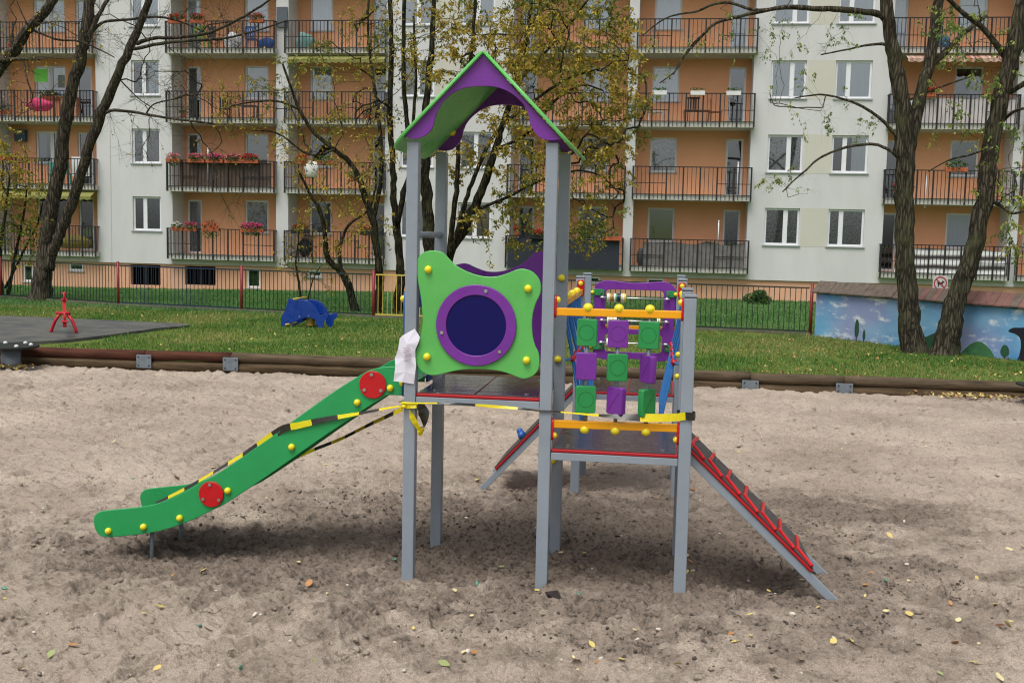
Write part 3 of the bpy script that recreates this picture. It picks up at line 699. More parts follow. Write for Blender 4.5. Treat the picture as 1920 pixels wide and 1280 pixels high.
for i in range(n0):
    j = (i+1) % n0; ci = [np.linalg.norm((V[i]+V[j])/2-c) for c in cen]; F.append((i, j, n0+int(np.argmin(ci))))
nr = [int(np.argmin([np.linalg.norm((V[i]+V[(i+1) % n0])/2-c) for c in cen])) for i in range(n0)]
for i in range(n0):
    if nr[i] != nr[i-1]: F.append((i, n0+nr[i], n0+nr[i-1]))
F.append((n0, n0+1, n0+2))
o = link('sheet', npmesh('sheet', np.array(V)-org(NS), F, M_PAPER), NS)
so_ = o.modifiers.new('thick', 'SOLIDIFY'); so_.thickness = .0015
mb = MB()
for i in range(9):
    a = ply(730+(170+i*2)/5.571, 530+(680+i*17)/5.571, -.088); mb.obox(a+np.array((.003*((i*5) % 3), .008, 0)), ((1, 0, .25), (0, 1, 0), (0, 0, 1)), (.02+.003*((i*7) % 3), .0005, .0022))
mb.build('faded_text', M_INK, NS)

# ---------------------------------------------------------------- apartment house
Y0 = 36.22; FL = 2.8
M_WHITE = mat('render_white', lin(206, 206, 205), .9, var=.075, vscale=.9, bump=.15, bscale=60, detail=10, stretch=(1, 1, .28))
M_CREAM = mat('render_cream', lin(201, 198, 186), .9, var=.03, vscale=.6, bump=.15, bscale=60)
M_PEACH = mat('render_orange', lin(234, 170, 130), .9, var=.07, vscale=.6, bump=.15, bscale=60, detail=8)
M_PLINTH = mat('plinth_orange', lin(216, 166, 136), .9, var=.07, vscale=.9, bump=.2, bscale=50, detail=8)
M_SLAB = mat('slab_concrete', lin(188, 186, 178), .9, var=.12, vscale=2.5, detail=8)
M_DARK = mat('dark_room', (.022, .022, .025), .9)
M_PVC = mat('white_frame', lin(228, 230, 233), .4)
M_SILL = mat('grey_sill', lin(168, 172, 174), .5)
M_RAIL = mat('railing_paint', (.012, .011, .013), .5)
M_SEAM = mat('panel_joint', lin(184, 182, 178), .9)
def glass():
    m = bpy.data.materials.new('window_glass'); m.use_nodes = True; n = m.node_tree.nodes; l = m.node_tree.links; n.remove(n['Principled BSDF'])
    t = n.new('ShaderNodeBsdfTransparent'); t.inputs[0].default_value = (.94, .97, .98, 1); g = n.new('ShaderNodeBsdfGlossy'); g.inputs['Roughness'].default_value = .02
    g.inputs[0].default_value = (.9, .95, 1, 1)
    fr = n.new('ShaderNodeFresnel'); fr.inputs[0].default_value = 1.5; ad = n.new('ShaderNodeMath'); ad.inputs[1].default_value = .17
    mx = n.new('ShaderNodeMixShader'); l.new(fr.outputs[0], ad.inputs[0]); l.new(ad.outputs[0], mx.inputs[0]); l.new(t.outputs[0], mx.inputs[1]); l.new(g.outputs[0], mx.inputs[2]); l.new(mx.outputs[0], n['Material Output'].inputs[0])
    return m
M_GLASS = glass()
CUR = {'sheer': mat('curtain_sheer', lin(236, 243, 252), .9), 'grey': mat('curtain_grey', lin(150, 156, 160), .9, var=.25, vscale=14, transl=.3), 'lace': mat('curtain_lace', lin(80, 82, 85), .9, col2=lin(200, 202, 204), vscale=16, detail=2),
       'beige': mat('blind_beige', lin(196, 176, 142), .9, transl=.2), 'shutter': mat('roller_shutter', lin(176, 178, 182), .6), 'green': mat('blind_green', lin(140, 166, 50), .8)}
AB = thing('apartment_building', (-3, Y0, 0), 'long white and orange apartment house with rows of black railed balconies', 'apartment building')
def wall_open(mb, x0, x1, z0, z1, y, ops, rv, m=0):
    xs = sorted({x0, x1, *[o[0] for o in ops], *[o[1] for o in ops]}); zs = sorted({z0, z1, *[o[2] for o in ops], *[o[3] for o in ops]})
    for i in range(len(xs)-1):
        for j in range(len(zs)-1):
            cx, cz = (xs[i]+xs[i+1])/2, (zs[j]+zs[j+1])/2
            if any(o[0] < cx < o[1] and o[2] < cz < o[3] for o in ops): continue
            mb.add([(xs[i], y, zs[j]), (xs[i+1], y, zs[j]), (xs[i+1], y, zs[j+1]), (xs[i], y, zs[j+1])], [(0, 1, 2, 3)], m)
    for a, b_, c, d in ops:
        q = [(a, c), (b_, c), (b_, d), (a, d)]
        for i in range(4):
            p, r = q[i], q[(i+1) % 4]
            mb.add([(p[0], y, p[1]), (p[0], y+rv, p[1]), (r[0], y+rv, r[1]), (r[0], y, r[1])], [(0, 1, 2, 3)], m)
TOPZ = 15.6; ZB = .8
WROOM = []
def window(x0, x1, z0, z1, y, cur, mull=None, sill=True, name='window', dy=.1):
    f = .08; mb = MB(); yy = y+dy
    mb.box(x0, x0+f, yy, yy+.06, z0, z1); mb.box(x1-f, x1, yy, yy+.06, z0, z1)
    mb.box(x0+f, x1-f, yy, yy+.06, z0, z0+f); mb.box(x0+f, x1-f, yy, yy+.06, z1-f, z1)
    for mu in (mull or []): mb.box(x0+(x1-x0)*mu-.085, x0+(x1-x0)*mu+.085, yy-.002, yy+.058, z0+f, z1-f)
    wn = mb.build(name, M_PVC, AB)
    me = npmesh('pane', np.array([(x0+f, yy+.03, z0+f), (x1-f, yy+.03, z0+f), (x1-f, yy+.03, z1-f), (x0+f, yy+.03, z1-f)])-org(AB), [(0, 1, 2, 3)], M_GLASS); link('pane', me, wn)
    if sill:
        mb = MB(); mb.box(x0-.06, x1+.06, y-.05, y+dy, z0-.05, z0-.004); mb.build('sill', M_SILL, wn)
    if cur and cur != 'dark':
        rr = _rs(int(abs(x0*37+z0*11)*10) % 99999)
        spans = [(x0+.02, x1-.02)]
        zt, zb = z1-.02, z0+.02
        style = cur.split(':')[0]; 
        if ':' in cur:
            o_ = cur.split(':')[1]
            if o_ == 'half': spans = [(x0+.02+(x1-x0)*.55, x1-.02)]
            if o_ == 'sides': spans = [(x0+.02, x0+(x1-x0)*.3), (x1-(x1-x0)*.3, x1-.02)]
            if o_ == 'top': zb = z0+(z1-z0)*.35
            if o_ == 'low': zt = z0+(z1-z0)*.4
        V = []; F = []; amp = 0 if style in ('beige', 'shutter', 'green') else .012
        for a, b_ in spans:
            k = 40; ph = rr.uniform(0, 6); fq = rr.uniform(40, 60); st = len(V)
            for i in range(k+1):
                x = a+(b_-a)*i/k; dy_ = amp*math.sin(x*fq+ph+1.5*math.sin(x*9)); V += [(x, yy+.052+dy_, zb), (x, yy+.052+dy_*.6, zt)]
            F += [(st+2*i, st+2*i+2, st+2*i+3, st+2*i+1) for i in range(k)]
        link('curtain', npmesh('curtain', np.array(V)-org(AB), F, CUR[style], smooth=True), wn)
    return wn
# white wall sections
SEC = [(-22.1, -18.75, [(-20.52, -19.27)]), (-9.65, -4.5, [(-9.0, -7.67), (-6.6, -5.25)]), (4.85, 9.95, [(5.5, 6.83), (7.9, 9.25)]), (19.4, 24.5, [(20.05, 21.4), (22.45, 23.8)]), (-35, -31.8, [])]
CURT = {(5.5, 0): 'lace', (7.9, 0): 'lace', (5.5, 1): 'lace', (7.9, 1): 'sheer:half', (5.5, 2): 'sheer', (7.9, 2): 'sheer', (5.5, 3): 'sheer', (7.9, 3): 'sheer', (-20.52, 0): 'grey', (-20.52, 1): 'grey', (-20.52, 2): 'sheer:half', (-20.52, 3): 'sheer', (-6.6, 0): 'beige', (-9.0, 1): 'grey'}
MULL = {5.5: .6, 7.9: .36, -20.52: .42}
for x0, x1, cols in SEC:
    ops = [(a, b_, 2.18+FL*k, 3.6+FL*k) for a, b_ in cols for k in range(5)]
    mb = MB(); wall_open(mb, x0, x1, ZB, TOPZ, Y0, ops, .3)
    for x in (x0, x1): mb.add([(x, Y0, ZB), (x, Y0+1.6, ZB), (x, Y0+1.6, TOPZ), (x, Y0, TOPZ)], [(0, 1, 2, 3)])
    mb.add([(x0, Y0, ZB), (x1, Y0, ZB), (x1, Y0+.4, ZB), (x0, Y0+.4, ZB)], [(0, 1, 2, 3)])
    mb.build('wall', M_WHITE, AB)
    if len(cols) == 2:
        for k in range(5):
            mb = MB(); mb.box(cols[0][1]+.05, cols[1][0], Y0-.004, Y0+.01, 2.14+FL*k, 3.62+FL*k); mb.build('painted_panel', M_CREAM, AB)
    for a, b_ in cols:
        for k in range(5): window(a, b_, 2.18+FL*k, 3.6+FL*k, Y0, CURT.get((a, k), ['sheer', 'grey', 'lace'][(k+int(abs(a))) % 3]), [MULL.get(a, .5)], dy=.08)
mb = MB(); mb.box(-21.5, -21.47, Y0-.006, Y0+.01, ZB, TOPZ)
mb.build('panel_joint', M_SEAM, AB)
# piers
for x0, x1 in ((-27.2, -26.7), (-14.24, -13.72), (.04, .42), (14.5, 14.85)):
    mb = MB(); mb.box(x0, x1, Y0, Y0+1.3, ZB, TOPZ); mb.build('pier', M_WHITE, AB)
# recessed balconies: back walls, slabs, railings
LOG = [(-31.8, -27.2, [(-29.2, -27.9)], [(-31.5, -30.8)]), (-26.7, -22.1, [(-25.55, -24.1)], [(-23.6, -22.9)]), (-18.75, -14.24, [(-16.05, -15.0)], [(-18.62, -17.97)]), (-13.72, -9.65, [(-13.2, -12.22)], [(-10.5, -9.82)]),
       (-4.5, .04, [(-1.85, -.7)], [(-4.35, -3.64)]), (.42, 4.85, [(.98, 2.06)], [(3.98, 4.66)]), (9.95, 14.5, [(12.53, 13.6)], [(10.05, 10.68)]), (14.85, 19.4, [(15.4, 16.5)], [(18.5, 19.15)])]
LCUR = {(-16.05, 0): 'lace', (-16.05, 1): 'grey', (-16.05, 2): 'shutter', (-16.05, 3): 'sheer', (-13.2, 0): 'grey', (-13.2, 1): 'dark', (-13.2, 2): 'sheer', (-13.2, 3): 'sheer', (-1.85, 0): 'shutter', (.98, 0): 'green', (.98, 1): 'lace', (.98, 2): 'sheer', (.98, 3): 'sheer', (12.53, 0): 'sheer', (12.53, 1): 'dark', (12.53, 2): 'grey:half', (-25.55, 0): 'dark', (-25.55, 1): 'grey:sides', (-25.55, 2): 'sheer', (-25.55, 3): 'sheer', (-1.85, 1): 'grey', (-1.85, 2): 'sheer', (-1.85, 3): 'sheer', (15.4, 0): 'sheer', (15.4, 1): 'grey'}
YW = Y0+1.15
def railing(mb, x0, x1, z):
    """flat steel balcony railing: top rail, posts carried down the slab edge, thin bars, short mid rails at both ends"""
    y = Y0-.33; t = z+1.29; wd = x1-x0; nseg = max(4, round(wd/.62))
    mb.box(x0-.03, x1+.03, y-.028, y+.028, t-.035, t)
    for i in range(nseg+1):
        x = x0+wd*i/nseg; mb.box(x-.028, x+.028, y-.024, y+.024, z+.01, t-.036)
        if i < nseg:
            for j in (1, 2, 3): xx = x+wd/nseg*j/4; mb.box(xx-.011, xx+.011, y-.009, y+.009, z+.03, t-.036)
    mb.box(x0+.021, x1-.021, y-.01, y+.01, z+.2, z+.225)
    s = wd/nseg
    mb.box(x0+.021, x0+2*s, y-.013, y+.013, z+.63, z+.655); mb.box(x1-2*s, x1-.021, y-.013, y+.013, z+.63, z+.655)
    for x in (x0, x1):
        mb.box(x-.02, x+.02, y+.026, Y0-.01, t-.034, t-.002)
        for q in (.1, .2, .28): mb.box(x-.008, x+.008, y+q-.008, y+q+.008, z+.2, t-.036)
COVER = {(-4.5, 0): mat('balcony_cloth_dark', lin(38, 44, 54), .8, var=.15, vscale=3), (.42, 0): mat('balcony_cloth_grey', lin(120, 116, 114), .85, var=.25, vscale=4), (9.95, 0): None, (9.95, 2): mat('balcony_cloth_pale', lin(205, 196, 196), .85, var=.08, vscale=3), (-18.75, 1): mat('reed_screen', lin(92, 76, 66), .9, var=.35, vscale=30, stretch=(3, 1, .15))}
m = mat('striped_blanket', (.3, .3, .3), .9); n = m.node_tree.nodes; l = m.node_tree.links
tc = n.new('ShaderNodeTexCoord'); wv = n.new('ShaderNodeTexWave'); wv.wave_type = 'BANDS'; wv.bands_direction = 'Z'; wv.inputs['Scale'].default_value = .85; wv.inputs['Distortion'].default_value = 1.2; wv.inputs['Detail'].default_value = 1
cr = n.new('ShaderNodeValToRGB'); cr.color_ramp.interpolation = 'EASE'
for p, c in ((0, lin(74, 70, 72)), (.22, lin(120, 108, 104)), (.34, lin(176, 174, 172)), (1, lin(200, 199, 198))):
    e = cr.color_ramp.elements.new(p); e.color = c
l.new(tc.outputs['Object'], wv.inputs[0]); l.new(wv.outputs[0], cr.inputs[0]); l.new(cr.outputs[0], n['Principled BSDF'].inputs['Base Color']); COVER[(9.95, 0)] = m
for x0, x1, wins, doors in LOG:
    ops = [(a, b_, 2.18+FL*k, 3.56+FL*k) for a, b_ in wins for k in range(5)]+[(a, b_, 1.25+FL*k, 3.53+FL*k) for a, b_ in doors for k in range(5)]
    mb = MB(); wall_open(mb, x0, x1, ZB, TOPZ, YW, ops, .25); mb.build('balcony_wall', M_PEACH, AB)
    for a, b_ in wins:
        for k in range(5): window(a, b_, 2.18+FL*k, 3.56+FL*k, YW, LCUR.get((a, k), 'sheer'), [.5] if a < -25 else None, dy=.08)
    for a, b_ in doors:
        for k in range(5): window(a, b_, 1.25+FL*k, 3.53+FL*k, YW, ['grey', 'dark', 'dark', 'sheer', 'sheer'][(k+(1 if a > 5 else 0)) % 5], None, False, 'balcony_door', .06)
    for k in range(6):
        z = 1.03+FL*k; mb = MB()
        mb.box(x0-.1 if x0 not in (-13.72, .42, 14.85, -26.7) else x0-.06, x1+.1 if x1 not in (-14.24, .04, 14.5, -27.2) else x1+.06, Y0-.3, Y0-.003, z, z+.2)
        mb.box(x0+.003, x1-.003, Y0-.003, YW-.003, z, z+.2)
        bal = mb.build('balcony', M_SLAB, AB)
        if k < 5:
            mb = MB(); railing(mb, x0-.08 if x0 not in (-13.72, .42, 14.85, -26.7) else x0-.04, x1+.06 if x1 not in (-14.24, .04, 14.5, -27.2) else x1+.03, z); mb.build('railing', M_RAIL, bal)
        if (x0, k) in COVER:
            full = (x0 == -4.5); V = []; F = []; kk = 60; xs_ = np.linspace(x0+(0 if full else .45), x1-.1, kk)
            yy_ = Y0-.365 if full else Y0-.28
            for i, x in enumerate(xs_):
                sag = 0 if full or k == 1 else .09*abs(math.sin(x*1.9))+.03*math.sin(x*5)
                fold = (.01 if full else .025)*math.sin(x*(3 if full else 14)+math.sin(x*3))
                V += [(x, yy_+fold, z+(.02 if full else .22)), (x, yy_-fold*.5, z+.7), (x, yy_+fold*.3, z+1.2-sag)]
            for i in range(kk-1): F += [(i*3, i*3+3, i*3+4, i*3+1), (i*3+1, i*3+4, i*3+5, i*3+2)]
            link('balcony_cover', npmesh('balcony_cover', np.array(V)-org(AB), F, COVER[(x0, k)], smooth=True), bal)
    mb = MB(); mb.box(x0, x1, Y0-.02, YW-.003, ZB+.003, 1.027); mb.build('beam', M_SLAB, AB)
# plinth with cellar windows
cel = [(-25.6, -25.15, -.12, .62), (-23.5, -22.83, .4, .74), (-20.7, -19.35, -.12, .74), (-18.27, -16.91, -.05, .74), (-15.55, -14.95, -.1, .7), (-12.93, -12.3, .42, .72), (-8.9, -8.2, .42, .72), (1.05, 1.75, .5, .76), (-1.4, -.8, .5, .76), (12, 12.6, .5, .76)]
mb = MB(); wall_open(mb, -35, 25, -.8, ZB-.003, Y0+.08, cel, .25); mb.build('plinth', M_PLINTH, AB)
for i, (a, b_, c, d) in enumerate(cel):
    if (b_-a) > 1.2:
        mb = MB(); mb.box((a+b_)/2-.04, (a+b_)/2+.04, Y0+.12, Y0+.18, c, d)
        for j in range(1, 12): xx = a+(b_-a)*j/12; mb.box(xx-.008, xx+.008, Y0+.13, Y0+.146, c, d)
        mb.build('cellar_window', M_RAIL, AB)
    else: window(a, b_, c, d, Y0+.08, 'dark', None, True, 'cellar_window', .05)
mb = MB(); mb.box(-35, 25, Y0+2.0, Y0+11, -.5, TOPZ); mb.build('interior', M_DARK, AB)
mb = MB(); mb.box(-35.2, 25.2, Y0-.2, Y0+11.2, TOPZ+.003, TOPZ+.4); mb.build('roof', M_SLAB, AB)
M_AWN = mat('awning_cloth', lin(126, 126, 66), .8, var=.3, vscale=40, stretch=(4, .1, .1)); M_AWS = mat('awning_stripe', lin(196, 176, 160), .8, col2=lin(150, 90, 70), vscale=9, stretch=(1, .05, .05), detail=0)
def awning(x0, x1, z, m_, drop=.3, out=.5, name='awning'):
    V = []; F = []; k = 60
    for i in range(k+1):
        x = x0+(x1-x0)*i/k; sc = .05*abs(math.sin(i*math.pi/4)); V += [(x, Y0-.1, z), (x, Y0-.1-out, z-drop), (x, Y0-.1-out, z-drop-.1-sc)]
    for i in range(k): F += [(i*3, i*3+3, i*3+4, i*3+1), (i*3+1, i*3+4, i*3+5, i*3+2)]
    link(name, npmesh(name, np.array(V)-org(AB), F, m_, smooth=False), AB)
awning(-13.6, -9.6, .99+FL*3, M_AWN, .22, .35); awning(-26.6, -22.1, .99+FL, M_AWN, .25, .45); awning(10.4, 14.4, .99+FL*3, M_AWS, .2, .5)

# ---------------------------------------------------------------- things on the balconies
M_LEAFG = mat('plant_green', lin(52, 88, 36), .6, col2=lin(86, 118, 50), vscale=12, transl=.25)
M_POT = mat('terracotta', lin(178, 92, 58), .8, var=.15, vscale=8); M_POTW = mat('white_planter', lin(222, 222, 220), .5)
FLC = {'pink': lin(216, 60, 130), 'red': lin(200, 30, 34), 'orange': lin(220, 70, 40), 'white': lin(225, 222, 215), 'rose': lin(222, 110, 130)}
def clump(c, rad, nn_, size, r):
    """many small leaf quads scattered through an ellipsoid"""
    V = []
    for i in range(nn_):
        d = r.normal(size=3); d /= np.linalg.norm(d); p = np.array(c)+d*np.array(rad)*r.uniform(.3, 1)**.6
        a = r.normal(size=3); a /= np.linalg.norm(a); b_ = np.cross(a, r.normal(size=3)); b_ /= np.linalg.norm(b_); s = size*r.uniform(.6, 1.3)
        V += [p-a*s, p-b_*s*.55, p+a*s, p+b_*s*.55]
    return np.array(V)
def planter(x, z, wd, col, label, green=.16, hang=0, planter_m=None, y=None, group=None, density=1.):
    y = Y0-.42 if y is None else y; r = _rs(int(abs(x*131+z*17)*10) % 99991)
    nm = 'flower_box' if wd > .35 else 'flower_pot'
    t = thing(nm, (x, y, z), label, 'flower box' if wd > .35 else 'flower pot', group)
    mb = MB()
    if wd > .35: mb.box(x-wd/2, x+wd/2, y-.08, y+.07, z-.16, z); mb.build('planter', planter_m or M_POT, t, bevel=.01)
    else: mb.tube([(x, y, z-.2), (x, y, z)], [.07, .1], 14); mb.build('planter', planter_m or M_POT, t)
    V = clump((x, y-.02, z+.08-hang*.5), (wd/2+.05, .14, green+hang*.5), int(160*density*max(wd, .3)/.5), .045, r)
    link('foliage', npmesh('foliage', V-org(t), np.arange(len(V)).reshape(-1, 4), M_LEAFG), t)
    if col:
        V = clump((x, y-.07, z+.13), (wd/2+.04, .12, green*.75), int(90*density*max(wd, .3)/.5), .038, r)
        link('blossom', npmesh('blossom', V-org(t), np.arange(len(V)).reshape(-1, 4), mat('blossom_'+col, FLC[col], .6, transl=.2)), t)
    return t
ZT = lambda k: 2.36+FL*k; ZF = lambda k: 1.23+FL*k
planter(-18.35, ZT(0), .5, 'white', 'green flower box with few pale blooms at the end of the lowest rail', hang=.1)
planter(-17.75, ZT(0), .5, 'pink', 'short box of pink geraniums beside the pale green box on the lowest rail', hang=.1)
planter(-16.9, ZT(0), .75, 'orange', 'wide basket of orange red flowers hanging on the lowest balcony rail', green=.24, hang=.35)
planter(-15.1, ZT(0), 1.0, 'pink', 'full box of bright pink geraniums on the lowest rail beside the white pier', green=.2, hang=.2, density=1.5)
planter(-13.05, ZT(0), .75, 'red', 'red geranium box on the lowest rail just right of the white pier', hang=.05, planter_m=M_RAIL)
planter(-10.3, ZT(0), .5, 'red', 'small red flower box on the lowest rail behind the bushy trees', hang=.1, planter_m=M_RAIL)
planter(-18.5, ZT(1), .6, 'rose', 'leafy box hanging past the corner of the reed screened balcony', hang=.25)
for i, (x, c) in enumerate(((-17.5, 'rose'), (-16.7, 'pink'), (-15.9, 'rose'), (-15.2, 'red'))):
    planter(x, ZT(1), .72, c, ('first', 'second', 'third', 'last')[i]+' pink geranium box of the row above the reed screen', hang=.06, density=1.3)
planter(-18.3, ZT(3), .75, 'red', 'orange planter with red flowers at the end of the highest visible rail')
planter(-17.4, ZT(3), .6, 'red', 'orange planter with red flowers, second from the end of the highest rail')
planter(-14.9, ZT(3), .6, 'red', 'orange planter with a few blooms beside the pier on the highest rail')
planter(-13.0, ZT(1), .5, 'red', 'red flower box on the second balcony rail right of the reed screen', hang=.15)
planter(-12.0, ZT(1), .7, None, 'green trailing box on the second balcony rail behind the arching trunk', hang=.1)
planter(-10.9, ZF(1)+.5, .4, 'white', 'small pot with white flowers low behind the second balcony bars', y=Y0-.1)
for i, x in enumerate((1.3, 2.75, 4.1)):
    planter(x, ZT(2)+.02, .55, None, ('white flower box in front of the window on the third balcony rail', 'white flower box in the middle of the third balcony rail', 'white flower box in front of the balcony door on the third rail')[i], green=.05, planter_m=M_POTW, density=.25)
planter(-.35, ZT(0), .75, None, 'long orange planter on the rail above the dark blue balcony cloth', green=.08, density=.4)
planter(-4.1, ZT(0)+.14, .25, 'red', 'terracotta pot at the left end of the rail over the dark cloth')
planter(-3.3, ZT(0), .6, 'red', 'red flowers in a black box on the rail over the dark cloth', planter_m=M_RAIL)
planter(11.2, ZT(2), .6, 'red', 'terracotta box of red flowers on the rail of the pale covered balcony')
planter(13.9, ZT(2), .5, 'red', 'terracotta box of red flowers beside the leaning trunk on the third rail')
planter(12.4, ZT(1)+.05, .8, None, 'bushy green plant box on the second rail behind the forked tree', green=.25)
planter(10.35, ZF(1)+.35, .3, 'red', 'red pot behind the bars at the end of the second balcony', y=Y0-.1)
planter(15.2, ZT(1), .4, 'red', 'small pot of red flowers at the right edge of the photo', hang=.3)
planter(-18.3, ZF(2)+.22, .3, None, 'terracotta pot standing on the balcony floor behind the third row bars', y=Y0+.1, green=.05)
planter(-26.3, ZF(2)+.3, .6, None, 'leafy planter on the balcony floor at the far left', y=Y0+.1, green=.3)
planter(-24.8, ZT(2)-.1, .8, None, 'brown planter under the window with the green card', y=YW-.1, green=.12)
planter(-24.6, ZT(0), .5, None, 'dark green balcony box behind the forked tree', hang=.1)
planter(-26.0, ZT(1), .6, None, 'green box on the rail behind the yellowing bush', hang=.1)
planter(-25.9, ZF(3)+.3, .5, None, 'green plant standing on the highest left balcony', y=Y0+.2, green=.3)
planter(-10.6, ZF(2)+.3, .4, None, 'dark plant on the window side of the third balcony behind the trees', y=YW-.25, green=.2)
def chair(x, z, y, col, label, rot=0, h=.85):
    t = thing('balcony_chair', (x, y, z), label, 'chair'); m_ = mat('chair_'+str(col), lin(*col), .5); c, s = math.cos(R(rot)), math.sin(R(rot))
    f = lambda a, b_, q: (x+a*c-b_*s, y+a*s+b_*c, z+q)
    for a, b_ in ((-.2, -.2), (.2, -.2), (-.2, .2), (.2, .2)):
        mb = MB(); mb.bar(f(a, b_, 0), f(a*.95, b_*.95, .43), .035, .035, 0, (0, 1, 0)); mb.build('leg', m_, t)
    mb = MB(); mb.obox(f(0, 0, .45), ((c, s, 0), (-s, c, 0), (0, 0, 1)), (.23, .23, .018)); mb.build('seat', m_, t, bevel=.01)
    mb = MB()
    for i in range(5): mb.obox(f(-.19+.095*i, .23, .68), ((c, s, 0), (-s, c, 0), (0, 0, 1)), (.03, .012, .2))
    mb.obox(f(0, .23, .9), ((c, s, 0), (-s, c, 0), (0, 0, 1)), (.24, .016, .035)); mb.build('backrest', m_, t)
def table(x, z, y, wd, col, label, h=.6):
    t = thing('balcony_table', (x, y, z), label, 'table'); m_ = mat('table_'+str(col), lin(*col), .6, var=.15, vscale=9)
    mb = MB(); mb.box(x-wd/2, x+wd/2, y-.25, y+.25, z+h-.04, z+h); mb.build('table_top', m_, t, bevel=.008)
    for a in (-1, 1):
        for b_ in (-1, 1): mb = MB(); mb.bar((x+a*(wd/2-.05), y+b_*.2, z), (x+a*(wd/2-.02), y+b_*.2, z+h-.04), .05, .05, 0, (0, 1, 0)); mb.build('leg', m_, t)
table(2.75, ZF(2), Y0+.3, 1.0, (120, 78, 50), 'brown wooden table on the balcony with three white flower boxes', .5)
chair(2.6, ZF(2), Y0-.05, (50, 40, 36), 'dark chair in front of the brown balcony table', 180)
chair(3.5, ZF(2), Y0+.35, (140, 84, 52), 'reddish wooden chair right of the brown balcony table', 90)
table(1.15, ZF(2), Y0+.35, .6, (200, 190, 180), 'small pale table under the window with a reflection', .45)
chair(-16.6, ZF(2), Y0+.4, (42, 42, 46), 'dark chair below the closed shutter on the third balcony', 20)
table(-15.6, ZF(2), Y0+.4, .7, (90, 70, 58), 'low brown table beside the dark chair on the third balcony', .6)
chair(-24.2, ZF(1), Y0+.25, (80, 150, 140), 'turquoise chair behind the bars of the second balcony at left', 200)
chair(-23.5, ZF(1), Y0+.35, (84, 154, 150), 'turquoise chair nearer the right end of that left balcony', 160)
chair(-16.9, ZF(3), Y0+.3, (60, 60, 66), 'dark chair on the highest balcony with red flowers', 150)
chair(-15.4, ZF(3), Y0+.3, (40, 90, 160), 'blue chair beside the pier on the highest balcony', 190)
chair(-17.5, ZF(3), Y0+.2, (110, 190, 40), 'lime green low chair on the highest balcony', 180)
chair(-12.9, ZF(0), Y0+.3, (58, 52, 50), 'dark chair on the lowest balcony behind the black bag', 170)
table(-11.3, ZF(0), Y0+.3, .9, (150, 120, 60), 'ochre table on the lowest balcony behind the leaning trunk', .75)
table(-23.6, ZF(2), Y0+.3, .9, (140, 84, 50), 'orange brown cupboard like table on the left third balcony', .9)
def cloth_heap(x, z, y, sx_, sy_, sz_, col, label, nm, cat):
    r = _rs(int(abs(x*77)) % 9999); mb = MB(); mb.ball((x, y, z+sz_*.5), 1, 20, (sx_/2, sy_/2, sz_/2), k=12)
    V = np.array(mb.v); d = fbm(V[:, 0]*6+V[:, 1]*3, V[:, 2]*7, 3, 3)[:, None]; V = np.array((x, y, z+sz_*.5))+(V-np.array((x, y, z+sz_*.5)))*(1+.5*d); mb.v = [tuple(p) for p in V]
    o = mb.build(nm, mat(nm+str(col), lin(*col), .7, var=.1, vscale=10), origin=(x, y, z)); return tag(o, label, cat)
cloth_heap(-12.95, ZF(0), Y0-.12, .55, .4, .75, (20, 20, 22), 'round black bag behind the bars right of the white pier', 'bag', 'bag')
cloth_heap(-12.6, ZF(1)+.42, Y0-.42, .62, .3, .7, (215, 216, 214), 'round white bundle hanging on the second balcony rail', 'bundle', 'bundle')
cloth_heap(-24.7, ZF(2)+.25, Y0+.1, 1.3, .5, .55, (214, 60, 110), 'pink cloth spread on a low lounger at left', 'blanket', 'blanket')
cloth_heap(-14.7, ZF(3), Y0+.1, .7, .4, .5, (40, 80, 150), 'blue cloth bundle on the highest balcony floor', 'bundle', 'bundle')
cloth_heap(-16.2, ZF(3), Y0+.25, .8, .4, .75, (205, 206, 208), 'white bundle behind the bars of the highest balcony', 'bundle', 'bundle')
cloth_heap(-13.1, ZF(3), Y0+.2, .8, .4, .7, (110, 150, 145), 'pale teal bundle on the highest balcony right of the pier', 'bundle', 'bundle')
cloth_heap(11.8, ZF(3)+.05, Y0+.2, .5, .4, .5, (60, 110, 150), 'blue bundle on the highest balcony behind the right trunks', 'bundle', 'bundle')
cloth_heap(15.4, ZF(0)+.2, Y0-.1, .5, .3, 1.0, (90, 120, 170), 'blue cloth behind the bars at the lower right edge', 'bundle', 'bundle')
cloth_heap(.78, ZF(0), Y0+.0, .35, .3, .7, (60, 64, 70), 'dark folded pushchair beside the grey balcony cloth', 'bundle', 'bundle')
cloth_heap(-23.4, ZF(0)+.1, Y0+.1, 1.9, .4, .6, (120, 108, 44), 'ochre yellow cloth behind the lowest left railing', 'blanket', 'blanket')
def flat(nm, label, cat, x0, x1, z0, z1, y, col, th=.02, group=None):
    o = plate(nm, [rrect(x0, x1, z0, z1, .01, 2)], th, vplane(y), mat(nm+str(col), lin(*col), .6), origin=((x0+x1)/2, y, z0), bev=.003); return tag(o, label, cat, group)
flat('green_card', 'bright green card hanging in front of the left balcony window', 'card', -25.05, -24.45, 8.35, 8.9, Y0+.35, (96, 180, 60))
flat('wall_box', 'blue grey box fixed high on the orange wall at left', 'box', -26.4, -25.9, 5.9, 6.4, YW-.15, (60, 80, 100), .2)
flat('drying_board', 'white panel leaning behind the turquoise chairs', 'board', -23.2, -22.4, 4.4, 5.2, Y0-.05, (220, 222, 222))
